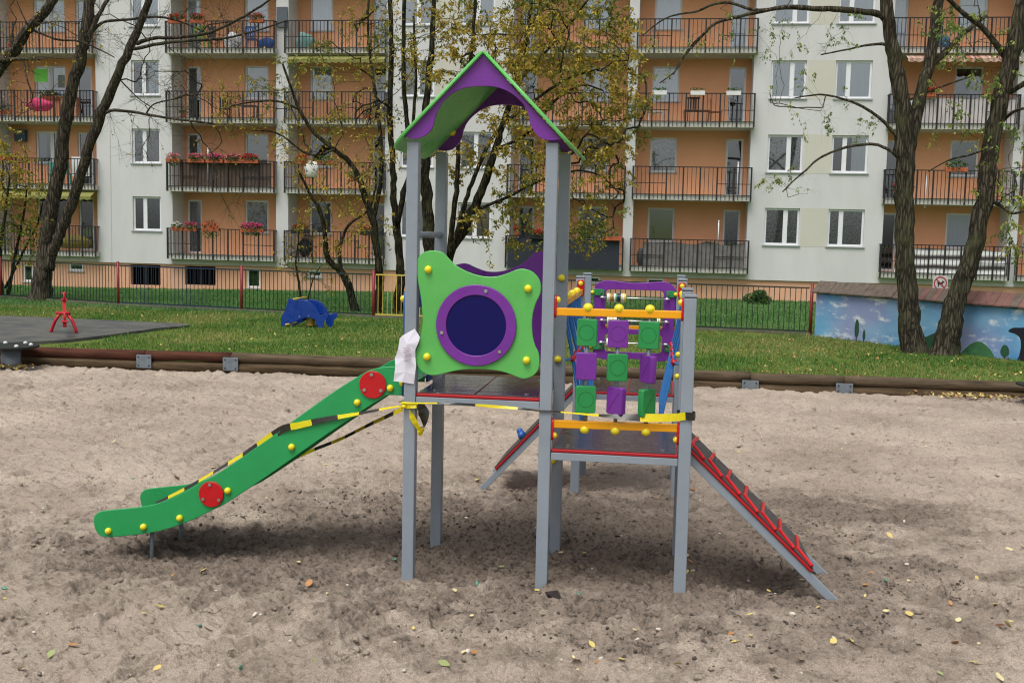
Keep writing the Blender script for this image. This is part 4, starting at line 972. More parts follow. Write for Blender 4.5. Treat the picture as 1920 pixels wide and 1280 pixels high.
for i, (x, z, hh, lb) in enumerate(((-17.05, 4.6, 1.0, 'thin white pole standing above the reed screened balcony'), (3.75, 2.3, .75, 'white pole rising above the grey balcony cloth'), (-2.95, 2.3, .5, 'short white pole above the dark balcony cloth'), (11.4, 4.0, .9, 'white pole with a cross bar between the forked tree and the balcony rail'), (4.4, 4.1, 1.2, 'thin white pole before the second balcony door'))):
    mb = MB(); mb.tube([(x, Y0-.3+.1*(i > 0), z-.3), (x, Y0-.3+.1*(i > 0), z+hh)], .022, 8); mb.ball((x, Y0-.3+.1*(i > 0), z+hh), .035, 8); tag(mb.build('pole', M_PVC, origin=(x, Y0-.3, z)), lb, 'pole')
flat('bird_house', 'grey board with a white emblem on the pier beside the top balcony', 'board', -14.2, -13.75, 10.5, 11.3, Y0-.05, (84, 92, 100), .06)

# ---------------------------------------------------------------- timber edging
def woodmat(name, c1, c2):
    return mat(name, lin(*c1), .92, col2=lin(*c2), vscale=2.2, stretch=(.6, 9, 9), bump=.9, bscale=14, detail=10, spec=.15)
M_WOODR = woodmat('log_reddish', (54, 34, 27), (98, 62, 48)); M_WOODG = woodmat('log_grey', (58, 50, 40), (112, 97, 78)); M_WOODD = woodmat('log_dark', (50, 42, 32), (108, 90, 68))
BRX = [gnd(px, py)[0] for px, py in ((290, 688), (440, 696))]+[-2.2]+[gnd(px, py)[0] for px, py in ((1405, 728), (1580, 734))]
cuts = [-13.5, -9.6]+BRX+[13.5]
def logr(xa, xb, zc, r, m_, label, top):
    rr = _rs(int(abs(xa*91+zc*50))); k = max(6, int((xb-xa)*4)); xs_ = np.linspace(xa+.004, xb-.004, k)
    P_ = [(x, PITY(x)+rr.normal(0, .003), zc+.006*math.sin(x*1.3+zc*9)+rr.normal(0, .002)) for x in xs_]
    mb = MB(); mb.tube(P_, [r*(1+rr.normal(0, .012)) for _ in xs_], 18)
    o = mb.build('edging_log', m_, origin=(xa, PITY(xa), 0)); tag(o, label, 'log', 'logs of the sandpit edging')
nm_ = ['past the left edge of the photo', 'behind the round plate at the left', 'between the two galvanised brackets left of the slide', 'from the left brackets to behind the slide', 'behind the tower', 'between the two brackets right of the ramp', 'running out of the photo under the forked tree']
for i in range(len(cuts)-1):
    a, b_ = cuts[i], cuts[i+1]; dz = -.035 if a > -3 else 0; dz2 = -.06 if a > 2 else dz
    logr(a, b_, .235+dz2, .082, M_WOODR if a < -5.5 else M_WOODG, ('upper reddish brown log ' if a < -5.5 else 'upper grey log ')+nm_[i], True)
    logr(a, b_, .075+dz2, .084, M_WOODD, 'lower log half in the sand '+nm_[i], False)
for i, x in enumerate([BRX[0], BRX[1], BRX[3], BRX[4]]):
    z0, z1 = (.03, .25) if i < 2 else (-.02, .15)
    y = PITY(x)-.095; o = plate('edging_bracket', [rrect(x-.13, x+.13, z0, z1, .012, 2)], .012, vplane(y), M_ZINC, origin=(x, y, 0), bev=.002)
    tag(o, ['galvanised plate bracket farthest left on the edging', 'galvanised plate bracket on the edging nearest the slide', 'galvanised bracket on the edging right of the tower ramp', 'galvanised bracket half sunk in sand, nearest the forked tree'][i], 'bracket', 'brackets on the sandpit edging')
    for a in (-.09, .09):
        for c in (z0+.04, z1-.04): mb = MB(); mb.disc((x+a, y-.01, c), (0, 1, 0), .012, .012, 8); mb.build('bolt', M_RAIL, o)
# round plates on posts at both ends
def plate_post(x, y, r, z, tilt, label):
    t = thing('play_plate', (x, y, 0), label, 'sand table', 'round play plates at the edging')
    mb = MB(); mb.tube([(x, y, -.2), (x, y, z-.02)], .15, 20); mb.build('post', M_ZINC, t)
    mb = MB(); mb.disc((x, y, z), (tilt, 0, 1), r, .03, 40); p = mb.build('plate', mat('dark_plate', lin(40, 44, 42), .75, spec=.2), t, bevel=.006)
    for a in range(6):
        mb = MB(); mb.ball((x+r*.72*math.cos(a*1.05+.3), y+r*.72*math.sin(a*1.05+.3), z+.025-tilt*r*.72*math.cos(a*1.05+.3)), .035, 10, (1, 1, .9)); mb.build('bolt', mat('white_cap', lin(205, 208, 206), .4), p)
g = gnd(28, 690); plate_post(g[0], g[1]-.1, .43, .37, 0, 'dark round plate with white caps on a thick grey post at the left')
g = gnd(1935, 752); plate_post(g[0]+.12, g[1]-.3, .45, .24, .12, 'dark tilted plate with a white cap at the right edge of the photo')

# ---------------------------------------------------------------- fence
FP = [(-33, 28.5), (-26, 26.2)]+[tuple(gnd(px, py)[:2]) for px, py in ((2, 560), (222, 575), (453, 586), (700, 598))]+[(-3.6, 21.25), (-1.85, 21.2), (1.75, 20.95), (5.32, 20.45)]
M_FRED = mat('post_red', lin(128, 38, 42), .5, var=.15, vscale=6); M_FGRN = mat('bar_green', lin(24, 44, 38), .5); M_FBLU = mat('bar_blue', lin(24, 40, 66), .5); M_FYEL = mat('bar_yellow', lin(206, 180, 80), .5)
M_KERB = mat('kerb', lin(104, 100, 86), .9, var=.25, vscale=5)
FN = thing('metal_fence', (-5, 21.3, 0), 'low metal fence of thin dark bars between red posts along the lawn', 'fence')
for i in range(len(FP)-1):
    (xa, ya), (xb, yb) = FP[i], FP[i+1]; L = math.hypot(xb-xa, yb-ya); z = .0
    col = M_FYEL if i in (5, 6) else (M_FBLU if i == 3 else M_FGRN)
    nb = int(L/.125); mb = MB(); pt = lambda t: (xa+(xb-xa)*t, ya+(yb-ya)*t)
    t0, t1 = .06/L, 1-.06/L
    for zz in (.13, 1.2):
        a, b_ = pt(t0), pt(t1); mb.bar((*a, zz), (*b_, zz), .02, .035)
    for k in range(1, nb):
        p = pt(k/nb); mb.tube([(*p, .147), (*p, 1.183)], 0.0098, 5, cap=False)
    mb.build('gate_panel' if i in (5, 6) else 'panel', col, FN)
    a, b_ = pt(0), pt(1); mb = MB(); mb.bar((*a, .03), (*b_, .03), .08, .14); mb.build('kerb', M_KERB, FN)
for i, (x, y) in enumerate(FP):
    mb = MB(); mb.tube([(x, y, -.1), (x, y, 1.3)], .04, 12); mb.ball((x, y, 1.3), .041, 12, (1, 1, .5)); mb.build('post', M_FRED, FN)

# ---------------------------------------------------------------- painted wall
m = mat('mural_sky', lin(90, 160, 205), .8); n = m.node_tree.nodes; l = m.node_tree.links; b = n['Principled BSDF']
tc = n.new('ShaderNodeTexCoord')
s = n.new('ShaderNodeSeparateXYZ'); l.new(tc.outputs['Object'], s.inputs[0])
def mpn(scale, sc, det, ro, loc=(0, 0, 0)):
    mp = n.new('ShaderNodeMapping'); mp.inputs['Scale'].default_value = scale; mp.inputs['Location'].default_value = loc; l.new(tc.outputs['Object'], mp.inputs[0])
    t = n.new('ShaderNodeTexNoise'); t.inputs['Scale'].default_value = sc; t.inputs['Detail'].default_value = det; t.inputs['Roughness'].default_value = ro; l.new(mp.outputs[0], t.inputs[0]); return t.outputs[0]
def rampc(src, p0, c0, p1, c1):
    r_ = n.new('ShaderNodeValToRGB'); e = r_.color_ramp.elements; e[0].position = p0; e[0].color = c0; e[1].position = p1; e[1].color = c1; l.new(src, r_.inputs[0]); return r_.outputs[0]
def mixm(f, a, b_):
    q_ = n.new('ShaderNodeMix'); q_.data_type = 'RGBA'; l.new(f, q_.inputs[0]); l.new(a, q_.inputs[6]); q_.inputs[7].default_value = b_; return q_.outputs[2]
skyc = rampc(mpn((1, 1, 1.3), 1.1, 4, .5), .3, lin(70, 140, 196), .7, lin(140, 190, 216))
hz = rampc(mpn((1, 1, 1), .5, 2, .5, (5, 0, 0)), .45, (0, 0, 0, 1), .62, (.7, .7, .7, 1)); skyc = mixm(hz, skyc, lin(150, 146, 186))
cl = rampc(mpn((1, 1, 2.2), 1.8, 6, .62), .55, (0, 0, 0, 1), .68, (.9, .9, .9, 1)); skyc = mixm(cl, skyc, lin(226, 230, 232))
l.new(skyc, b.inputs['Base Color'])
M_MUR = m
M_TILE = mat('coping_tile', lin(104, 92, 82), .85, var=.3, vscale=5, bump=.4, bscale=30); M_TILR = mat('coping_tile_red', lin(122, 88, 80), .85, var=.25, vscale=5, bump=.4, bscale=30)
A_ = np.array((5.41, 20.31)); B_ = np.array((8.82, 16.18)); du = (B_-A_)/np.linalg.norm(B_-A_); LW = 8.6; nu = np.array((du[1], -du[0])); nu = nu if nu[1] < 0 else -nu
wp3 = lambda s_, o_, z: (A_[0]+du[0]*s_+nu[0]*o_, A_[1]+du[1]*s_+nu[1]*o_, z)
MW = thing('mural_wall', (*A_, 0), 'low wall painted with blue sky and clouds under a sloping tiled coping', 'wall')
mb = MB()
V = [wp3(a, o_, z) for z in (-.3, 1.14) for a, o_ in ((0, 0), (LW, 0), (LW, -.3), (0, -.3))]
mb.add(V, [(0, 1, 2, 3), (4, 7, 6, 5), (0, 4, 5, 1), (1, 5, 6, 2), (2, 6, 7, 3), (3, 7, 4, 0)]); mb.build('wall', M_MUR, MW)
cp = None; mb0 = MB(); rr = _rs(4); s_ = -.06
mbd = [MB(), MB()]
while s_ < LW+.05:
    w_ = rr.uniform(.15, .19); c = 1 if (s_ > 2.8 and rr.rand() < .6) else 0; dz = rr.normal(0, .004)
    o1, o2, z1, z2 = .1, -.16, 1.13+dz, 1.385+dz
    for (oa, za, ob, zb) in ((o1, z1, o2, z2), (-.42, z1, o2-.003, z2)):
        V = [wp3(s_+.004, oa, za), wp3(s_+w_-.004, oa, za), wp3(s_+w_-.004, ob, zb), wp3(s_+.004, ob, zb)]; V += [(p[0], p[1], p[2]-.03) for p in V]
        mbd[c].add(V, [(0, 1, 2, 3), (7, 6, 5, 4), (0, 4, 5, 1), (1, 5, 6, 2), (2, 6, 7, 3), (3, 7, 4, 0)])
    s_ += w_
cp = mbd[0].build('coping', M_TILE, MW); mbd[1].build('red_tiles', M_TILR, cp)
mb = MB(); V = [wp3(a, o_, z) for a in (-.05, LW) for o_, z in ((.085, 1.09), (-.16, 1.345), (-.4, 1.09))]; mb.add(V, [(0, 1, 2), (3, 5, 4), (0, 3, 4, 1), (1, 4, 5, 2), (2, 5, 3, 0)]); mb.build('ridge', mat('coping_under', lin(42, 34, 30), .9), MW)
mfr = (wp3(0, .003, 0), (*du, 0), (0, 0, 1))
def paint(nm, loops, col, var=.25):
    return plate(nm, [loops], .005, mfr, mat('mural_'+nm+str(col), lin(*col), .8, var=var, vscale=6), MW, bev=.0005)
paint('painted_hill', [(2.55, 0)]+[tuple(p) for p in catmull([(2.6, .05), (2.8, .28), (3.0, .36), (3.2, .3), (3.5, .42), (3.8, .3), (4.0, .12), (4.05, 0)], 4, False)], (36, 84, 56))
paint('painted_hill', [tuple(p) for p in catmull([(4.1, 0), (4.3, .22), (4.55, .33), (4.8, .2), (4.95, 0)], 4, False)], (60, 110, 70))
for (s_, h_, w_) in ((1.3, .52, .13), (1.52, .3, .08), (5.15, .3, .2), (5.95, .22, .14)):
    paint('painted_tree', [tuple(p) for p in catmull([(s_-w_/2, h_*.55), (s_-w_*.3, h_*.95), (s_, h_*1.05), (s_+w_*.35, h_*.9), (s_+w_/2, h_*.5), (s_+w_*.2, h_*.25), (s_-w_*.25, h_*.25)], 4)], (34, 78, 52))
    paint('painted_trunk', [(s_-.012, 0), (s_+.012, 0), (s_+.012, h_*.3), (s_-.012, h_*.3)], (50, 44, 40))
paint('painted_bare_tree', [(5.42, 0)]+[tuple(p) for p in catmull([(5.47, .1), (5.5, .3), (5.47, .48), (5.36, .56), (5.2, .6), (5.3, .68), (5.5, .7), (5.68, .74), (5.84, .68), (5.93, .6), (5.75, .55), (5.63, .47), (5.61, .28), (5.66, .1)], 4, False)]+[(5.7, 0)], (18, 20, 32), .05)
# no dogs sign behind the coping
sp = C0+(ray(1763, 531)*(np.hypot(*(gnd(1763, 660)[:2]-C0[:2])+.45)/np.hypot(*ray(1763, 531)[:2])))
NSG = thing('warning_sign', (sp[0], sp[1], 0), 'square white sign with a red ring and a struck out black dog', 'sign')
sd = np.array((.98, .18, 0)); sd /= np.linalg.norm(sd); sn = np.array((sd[1], -sd[0], 0)); so3 = np.array(sp)
fr = lambda o_: (so3+sn*o_, sd, (0, 0, 1))
plate('sign_board', [rrect(-.17, .17, -.17, .17, .01, 2)], .006, fr(0), mat('sign_white', lin(226, 224, 224), .4), NSG, bev=.001)
plate('ring', [circle(0, 0, .15, 40), circle(0, 0, .122, 40)], .003, fr(.005), mat('sign_red', lin(190, 60, 66), .5), NSG, bev=.0004)
plate('slash', [[(-.1, .085), (-.085, .1), (.1, -.085), (.085, -.1)]], .003, fr(.0095), mat('sign_red', lin(190, 60, 66), .5), NSG, bev=.0004)
dog = [(-.075, .02), (-.06, .03), (-.03, .02), (.03, .02), (.045, .05), (.06, .062), (.065, .045), (.095, .03), (.09, .018), (.062, .012), (.05, -.02), (.05, -.08), (.035, -.08), (.03, -.035), (-.03, -.03), (-.035, -.08), (-.052, -.08), (-.055, -.02), (-.062, .0), (-.085, .05), (-.092, .045)]
plate('dog_symbol', [dog], .003, fr(.0052), mat('sign_black', (.02, .02, .022), .5), NSG, bev=.0004)
mb = MB(); q = so3-sn*.02; mb.tube([(q[0], q[1], -.1), (q[0], q[1], q[2]+.12)], .018, 8); mb.build('post', M_ZINC, NSG)

# ---------------------------------------------------------------- spring rider and seesaw
M_DOLP = mat('dolphin_blue', lin(16, 56, 138), .35, rvar=.1, var=.08)
g = gnd(572, 617); ys_ = g[1]
SR = thing('spring_rider', (g[0], g[1]+.15, 0), 'blue dolphin shaped spring rider standing on the lawn behind the edging', 'spring rider')
dn = [(305, 900), (304, 840), (330, 800), (345, 740), (365, 724), (395, 737), (440, 735), (490, 750), (530, 790), (548, 828), (565, 832), (590, 820), (604, 835), (600, 853), (582, 872), (570, 915), (552, 920), (530, 890), (525, 862), (490, 852), (455, 850), (420, 862), (380, 880), (345, 896), (320, 910)]
lp = pxy(dn, ys_, 440, 350, 3.46); lp = [tuple(p) for p in catmull(lp, 4)]
sx0 = .13
for k in (0, 1):
    dx = .13*k
    plate('side_panel', [[(p[0]+dx, p[1]+.0*k) for p in lp]], .022, vplane(ys_+.34*k), M_DOLP, SR, bev=.005)
mb = MB(); xc = np.mean([p[0] for p in lp]); zc = np.mean([p[1] for p in lp])
mb.box(xc-.22, xc+.28, ys_+.012, ys_+.328, zc+.02, zc+.05); mb.build('seat', M_DOLP, SR)
for (a, b_) in ((400, 728), (350, 893)):
    p = ply(440+a/3.46, 350+b_/3.46, ys_-.05); mb = MB(); mb.tube([(p[0]-.04, ys_-.14, p[2]), (p[0]+.09, ys_+.46, p[2]+.02)], .02, 10); mb.build('handle', M_FYEL, SR)
mb = MB(); P_ = []; c = np.array((xc+.06, ys_+.17))
for i in range(90):
    a = i*.42; P_.append((c[0]+.1*math.cos(a), c[1]+.1*math.sin(a), .06+(zc-.05-.06)*i/89))
mb.tube(P_, .014, 6); mb.build('spring', mat('spring_ochre', lin(150, 120, 50), .5, var=.2, vscale=9), SR)
for (a, b_) in ((420, 842), (480, 838)): p = ply(440+a/3.46, 350+b_/3.46, ys_-.014); mb = MB(); mb.disc(p, (0, 1, 0), .02, .01, 10); mb.build('bolt', M_STEEL, SR)
g = gnd(120, 632); SS = thing('seesaw', (g[0], g[1], 0), 'red tubular seesaw seen end on, standing on the dark rubber mat', 'seesaw')
M_SSR = mat('seesaw_red', lin(186, 28, 40), .38, rvar=.1, var=.08)
y = g[1]
for sg, pts in ((-1, [(95, 634), (97, 618), (103, 602), (112, 588)]), (1, [(144, 634), (142, 618), (136, 602), (126, 588)])):
    mb = MB(); mb.tube([ply(a, b_, y) if b_ < 630 else (ply(a, b_, y)[0], y, .05) for a, b_ in pts], .032, 12); mb.build('leg', M_SSR, SS)
mb = MB(); mb.tube([ply(107, 587, y), ply(131, 587, y)], .036, 12); mb.build('axle', M_SSR, SS)
c = ply(121, 590, y); mb = MB(); dv = np.array((-.12, 1, 0)); dv /= np.linalg.norm(dv)
dirv = np.array((c[0]-CX, c[1]-CY, 0)); dirv /= np.linalg.norm(dirv)
mb.bar(c-dirv*1.25+np.array((0, 0, -.12)), c+dirv*1.25+np.array((0, 0, .2)), .07, .07); bm_ = mb.build('beam', M_SSR, SS, bevel=.01)
for sg in (-1, 1):
    e_ = c+dirv*1.15*sg+np.array((0, 0, -.1 if sg < 0 else .2)); mb = MB(); mb.obox(e_+np.array((0, 0, .05)), (dirv, np.cross(dirv, (0, 0, 1)), (0, 0, 1)), (.12, .06, .015)); mb.build('seat', M_SSR, SS, bevel=.01)
    h_ = e_-dirv*.25*sg; mb = MB(); sv = np.cross(dirv, (0, 0, 1)); mb.tube([h_, h_+np.array((0, 0, .22))], .02, 8); mb.tube([h_-sv*.05+np.array((0, 0, .2)), h_+sv*.05+np.array((0, 0, .2))], .018, 8); mb.build('handle', M_SSR, SS)

# ---------------------------------------------------------------- trees
def barkmat(name, c1, c2, moss=None):
    """ridged bark: pale ridges parted by dark lengthwise fissures, with mossy patches"""
    m = mat(name, lin(*c2), .95); n = m.node_tree.nodes; l = m.node_tree.links; b = n['Principled BSDF']; b.inputs['Specular IOR Level'].default_value = .15
    tc = n.new('ShaderNodeTexCoord'); mp = n.new('ShaderNodeMapping'); mp.inputs['Scale'].default_value = (1, 1, .13); l.new(tc.outputs['Object'], mp.inputs[0])
    nz_ = n.new('ShaderNodeTexNoise'); nz_.inputs['Scale'].default_value = 6; nz_.inputs['Detail'].default_value = 4; l.new(mp.outputs[0], nz_.inputs[0])
    ad = n.new('ShaderNodeMixRGB'); ad.blend_type = 'ADD'; ad.inputs[0].default_value = .12; l.new(mp.outputs[0], ad.inputs[1]); l.new(nz_.outputs['Color'], ad.inputs[2])
    v = n.new('ShaderNodeTexVoronoi'); v.feature = 'DISTANCE_TO_EDGE'; v.inputs['Scale'].default_value = 17; l.new(ad.outputs[0], v.inputs['Vector'])
    cr = n.new('ShaderNodeValToRGB'); e = cr.color_ramp.elements; e[0].position = .02; e[0].color = lin(*[x*.6 for x in c1]); e[1].position = .3; e[1].color = lin(*c2)
    e = cr.color_ramp.elements.new(.12); e.color = lin(*c1)
    l.new(v.outputs['Distance'], cr.inputs[0]); col = cr.outputs[0]
    if moss:
        n2 = n.new('ShaderNodeTexNoise'); n2.inputs['Scale'].default_value = 2.4; n2.inputs['Detail'].default_value = 6; n2.inputs['Roughness'].default_value = .7; l.new(tc.outputs['Object'], n2.inputs[0])
        r2 = n.new('ShaderNodeValToRGB'); r2.color_ramp.elements[0].position = .48; r2.color_ramp.elements[1].position = .68; r2.color_ramp.elements[1].color = (.7, .7, .7, 1); l.new(n2.outputs[0], r2.inputs[0])
        mx = n.new('ShaderNodeMix'); mx.data_type = 'RGBA'; mx.inputs[7].default_value = lin(*moss); l.new(r2.outputs[0], mx.inputs[0]); l.new(col, mx.inputs[6]); col = mx.outputs[2]
    l.new(col, b.inputs['Base Color'])
    bp = n.new('ShaderNodeBump'); bp.inputs['Strength'].default_value = 1; bp.inputs['Distance'].default_value = .012; l.new(v.outputs['Distance'], bp.inputs['Height']); l.new(bp.outputs[0], b.inputs['Normal'])
    return m
M_BARKL = barkmat('bark_brown', (62, 55, 48), (96, 88, 77), (74, 74, 54)); M_BARKR = barkmat('bark_mossy', (58, 53, 44), (90, 84, 70), (76, 79, 55)); M_BARKC = barkmat('bark_dark', (38, 35, 28), (76, 70, 54), (62, 66, 40))
M_LY = [mat('leaf_olive', lin(152, 142, 54), .55, transl=.45), mat('leaf_yellow', lin(212, 184, 72), .55, transl=.45), mat('leaf_brown', lin(144, 126, 62), .6, transl=.4), mat('leaf_green', lin(110, 124, 54), .55, transl=.4)]
M_LG = [mat('locust_leaf', lin(140, 164, 78), .55, transl=.45), mat('locust_yellow', lin(186, 184, 92), .55, transl=.4), mat('locust_pod', lin(70, 56, 44), .7), mat('locust_dark', lin(104, 130, 66), .55, transl=.4)]
def tree(name, label, base, stems, yp, attract, nleaf, lsize, lmats, lw, bark, seed, mindist=.0, droop=.3, spread=.2, rt=.0034, twn=3, group=None, twl=.4, cover=1., sides=12, rough=.02, thin=.86):
    """stems: [(photo polyline, widths in photo px, depth offset at base, depth offset at tip)]; branches grow from them to the attractor points"""
    r = _rs(seed); t = thing(name, (base[0], base[1], 0), label, 'tree', group)
    mb = MB(); N = []; par = []
    fixed = []
    for pts, wds, d0, d1 in stems:
        k = len(pts); P_ = []; rad = []
        for i, (a, b_) in enumerate(pts):
            yy = yp+d0+(d1-d0)*i/(k-1); P_.append(ply(a, b_, yy)); rad.append(np.interp(i/(k-1), np.linspace(0, 1, len(wds)), wds)/2*thin*pxm(yy))
        if P_[0][2] < .6 and pts[0][1] > 540: P_[0][2] = -.15
        Q = np.array(catmull(P_, 5, False)); rq = np.interp(np.linspace(0, 1, len(Q)), np.linspace(0, 1, len(rad)), rad)
        Q[1:] += r.normal(0, rough, (len(Q)-1, 3))*np.minimum(rq[1:, None]*6, 1)
        rq = rq*(1+r.normal(0, .04, len(rq)))
        if P_[0][2] < 0: rq[:4] *= np.array((1.45, 1.22, 1.1, 1.04))
        v0 = len(mb.v); ns = sides if rad[0] > .06 else 7
        mb.tube(Q, rq, ns)
        if ns > 10:
            ph = r.uniform(0, 9)
            for i in range(len(Q)):
                for j in range(ns):
                    an = 2*math.pi*j/ns; sidx = v0+i*ns+j; f_ = .035*math.sin(an*5+ph+.35*i*math.sin(ph))+.03*math.sin(an*9+i*.5+ph*2)+r.normal(0, .025)
                    p_ = np.array(mb.v[sidx]); mb.v[sidx] = tuple(Q[i]+(p_-Q[i])*(1+f_))
        st = len(N)
        for i in range(len(Q)): N.append(Q[i]); par.append(-1 if i == 0 else st+i-1)
        fixed.append((st, len(N)))
    nfix = len(N); N = [np.array(p) for p in N]
    A = np.array(attract); done = np.zeros(len(A), bool)
    NA = np.array(N); best = np.full(len(A), 1e9); bi = np.zeros(len(A), int)
    lowz = np.array([p[2] for p in N])
    def upd(i0):
        for i in range(i0, len(N)):
            dv_ = A-N[i]; d = np.linalg.norm(dv_, axis=1)
            if par[i] >= 0:
                t_ = N[i]-N[par[i]]; d = d*(1+.75*(1-dv_@t_/(np.linalg.norm(t_)*d+1e-9)))
            d = d+np.maximum(0, N[i][2]-A[:, 2])*.4
            u = d < best; best[u] = d[u]; bi[u] = i
    upd(0); tips = []
    for _ in range(len(A)):
        best[done] = 1e9; j = int(np.argmin(best)); done[j] = True; d = best[j]
        a = N[bi[j]]; b_ = A[j]; L = np.linalg.norm(b_-a)
        if L < mindist: continue
        kk = max(2, int(L/.35)+1); off = r.normal(0, spread*min(L, 2)*.3, 3); off[2] = abs(off[2])*.8
        p = bi[j]; i0 = len(N)
        for q in range(1, kk+1):
            s_ = q/kk; pt = a+(b_-a)*s_+off*4*s_*(1-s_)*.5+r.normal(0, .025, 3)*(q < kk); N.append(pt); par.append(p); p = len(N)-1
        tips.append(p); best[done] = 1e9; upd(i0)
    cnt = np.zeros(len(N)); 
    for p in tips: cnt[p] += 1
    for i in range(len(N)-1, -1, -1):
        if par[i] >= 0: cnt[par[i]] += cnt[i]
    rad = rt*np.maximum(cnt, .6)**.55
    kids = {}
    for i, p in enumerate(par):
        if i >= nfix: kids.setdefault(p, []).append(i)
    stack = [(p, c) for p in list(kids) if p < nfix for c in kids[p]]; used = set()
    while stack:
        p, c = stack.pop(); ch = [p, c]; 
        while True:
            ks = kids.get(ch[-1], [])
            if not ks: break
            ks = sorted(ks, key=lambda q: -cnt[q]); [stack.append((ch[-1], q)) for q in ks[1:]]; ch.append(ks[0])
        rr_ = [min(rad[q], rad[ch[1]]) if q >= nfix else rad[ch[1]] for q in ch]; rr_[-1] *= .5
        mb.tube([N[q] for q in ch], rr_, 5 if rr_[0] > .008 else 4, cap=False)
    # twigs and leaves
    LV = []; twigs = []
    cand = [i for i in range(nfix, len(N)) if cnt[i] <= 4]
    for i in cand:
        d = N[i]-N[par[i]]; d /= np.linalg.norm(d)+1e-9
        for _ in range(r.poisson(twn*.5)):
            e_ = d+r.normal(0, .7, 3); e_[2] -= droop*r.uniform(.2, 1); e_ /= np.linalg.norm(e_); L = twl*r.uniform(.4, 1.2)
            q1 = N[i]+e_*L*.5+r.normal(0, .03, 3); q2 = N[i]+e_*L+np.array((0, 0, -droop*L*.4)); mb.tube([N[i], q1, q2], [rt*.7, rt*.55, rt*.35], 3, cap=False, sm=False)
            twigs.append((N[i], q1, q2))
    nl = int(nleaf)
    if twigs and nl:
        cs = _rs(seed+1).uniform(0, 1, len(twigs)); keep_ = [k_ for k_ in range(len(twigs)) if cs[k_] < cover] or [0]
        for _ in range(nl):
            a, b_, c = twigs[keep_[r.randint(len(keep_))]]; s_ = r.uniform(.1, 1); p = (a*(1-s_)+b_*s_) if r.rand() < .4 else (b_*(1-s_)+c*s_)
            ax = r.normal(0, 1, 3); ax[2] = -abs(ax[2])*.9-droop; ax /= np.linalg.norm(ax); sd_ = np.cross(ax, r.normal(0, 1, 3)); sd_ /= np.linalg.norm(sd_); nn = np.cross(ax, sd_)
            s2 = lsize*r.uniform(.6, 1.25); p = p+r.normal(0, .015, 3)
            LV += [p, p+ax*s2*.5+sd_*s2*lw+nn*s2*.12, p+ax*s2, p+ax*s2*.5-sd_*s2*lw+nn*s2*.12]
    tr = mb.build('trunk', bark, t)
    if LV:
        LV = np.array(LV); k = len(LV)//4
        pos = LV[::4]; tone = fbm(pos[:, 0]*.8+pos[:, 1]*.6, pos[:, 2]*.8, seed, 3)+r.normal(0, .13, k)
        mi = np.digitize(tone, [-.12, .03, .2])
        order = np.array([3, 0, 1, 2]) if lmats is M_LY else np.array([3, 0, 1, 2])
        me = npmesh('crown', LV-org(t), np.arange(len(LV)).reshape(-1, 4), lmats, order[mi]); link('crown', me, t)
    return t
def blobs(bl, y0, y1, seed):
    r = _rs(seed); out = []
    for cx, cy, rx, ry, n_ in bl:
        for _ in range(n_):
            a = r.uniform(0, 6.283); q = math.sqrt(r.uniform(0, 1)); out.append(ply(cx+rx*q*math.cos(a), cy+ry*q*math.sin(a), r.uniform(y0, y1)))
    return out
# bushy many-stemmed trees in the middle
g1 = gnd(722, 590)
tree('bushy_tree', 'many stemmed tree with thinning olive leaves behind the fence at the left of the tower', g1, [
    ([(706, 592), (712, 538), (712, 512), (706, 466), (698, 408), (683, 367), (677, 344), (659, 309), (627, 281), (590, 250), (565, 212), (549, 175), (530, 120)], [24, 20, 16, 13, 9, 5], 0, -.8),
    ([(742, 590), (750, 529), (749, 480), (743, 408), (738, 364), (737, 312), (731, 219), (734, 94), (731, -10), (725, -120)], [24, 20, 16, 13, 9], .3, .6),
    ([(668, 580), (654, 538), (636, 506), (613, 483), (610, 451), (602, 399), (579, 359), (560, 320)], [22, 18, 14, 9, 5], .5, -.6),
    ([(640, 510), (637, 480), (640, 455), (654, 422), (691, 393), (705, 350)], [11, 9, 6, 4], .3, .5),
    ([(700, 410), (715, 330), (712, 240), (700, 150), (690, 60), (695, -60)], [12, 10, 7, 5], 0, 1),
    ([(745, 420), (757, 360), (771, 312), (762, 219), (756, 125), (759, -10), (765, -150)], [15, 13, 11, 8], .3, -.5),
    ([(560, 205), (520, 190), (470, 192), (430, 200)], [6, 5, 3], -.7, -1), ([(627, 281), (580, 290), (520, 250), (470, 245)], [7, 5, 3], -.6, -1.2),
    ], g1[1], blobs([(690, 120, 110, 120, 130), (640, 300, 90, 90, 70), (560, 200, 90, 110, 50), (750, 40, 80, 90, 60), (700, 250, 60, 90, 30), (470, 200, 90, 60, 30), (600, 430, 60, 60, 18), (690, 430, 60, 50, 16), (720, -150, 160, 90, 40)], g1[1]-1.8, g1[1]+1.6, 3),
    nleaf=8500, lsize=.1, lmats=M_LY, lw=.2, bark=M_BARKC, seed=11, group='bushy trees behind the fence', twn=5, thin=.75, rt=.0034)
g2 = gnd(835, 596)
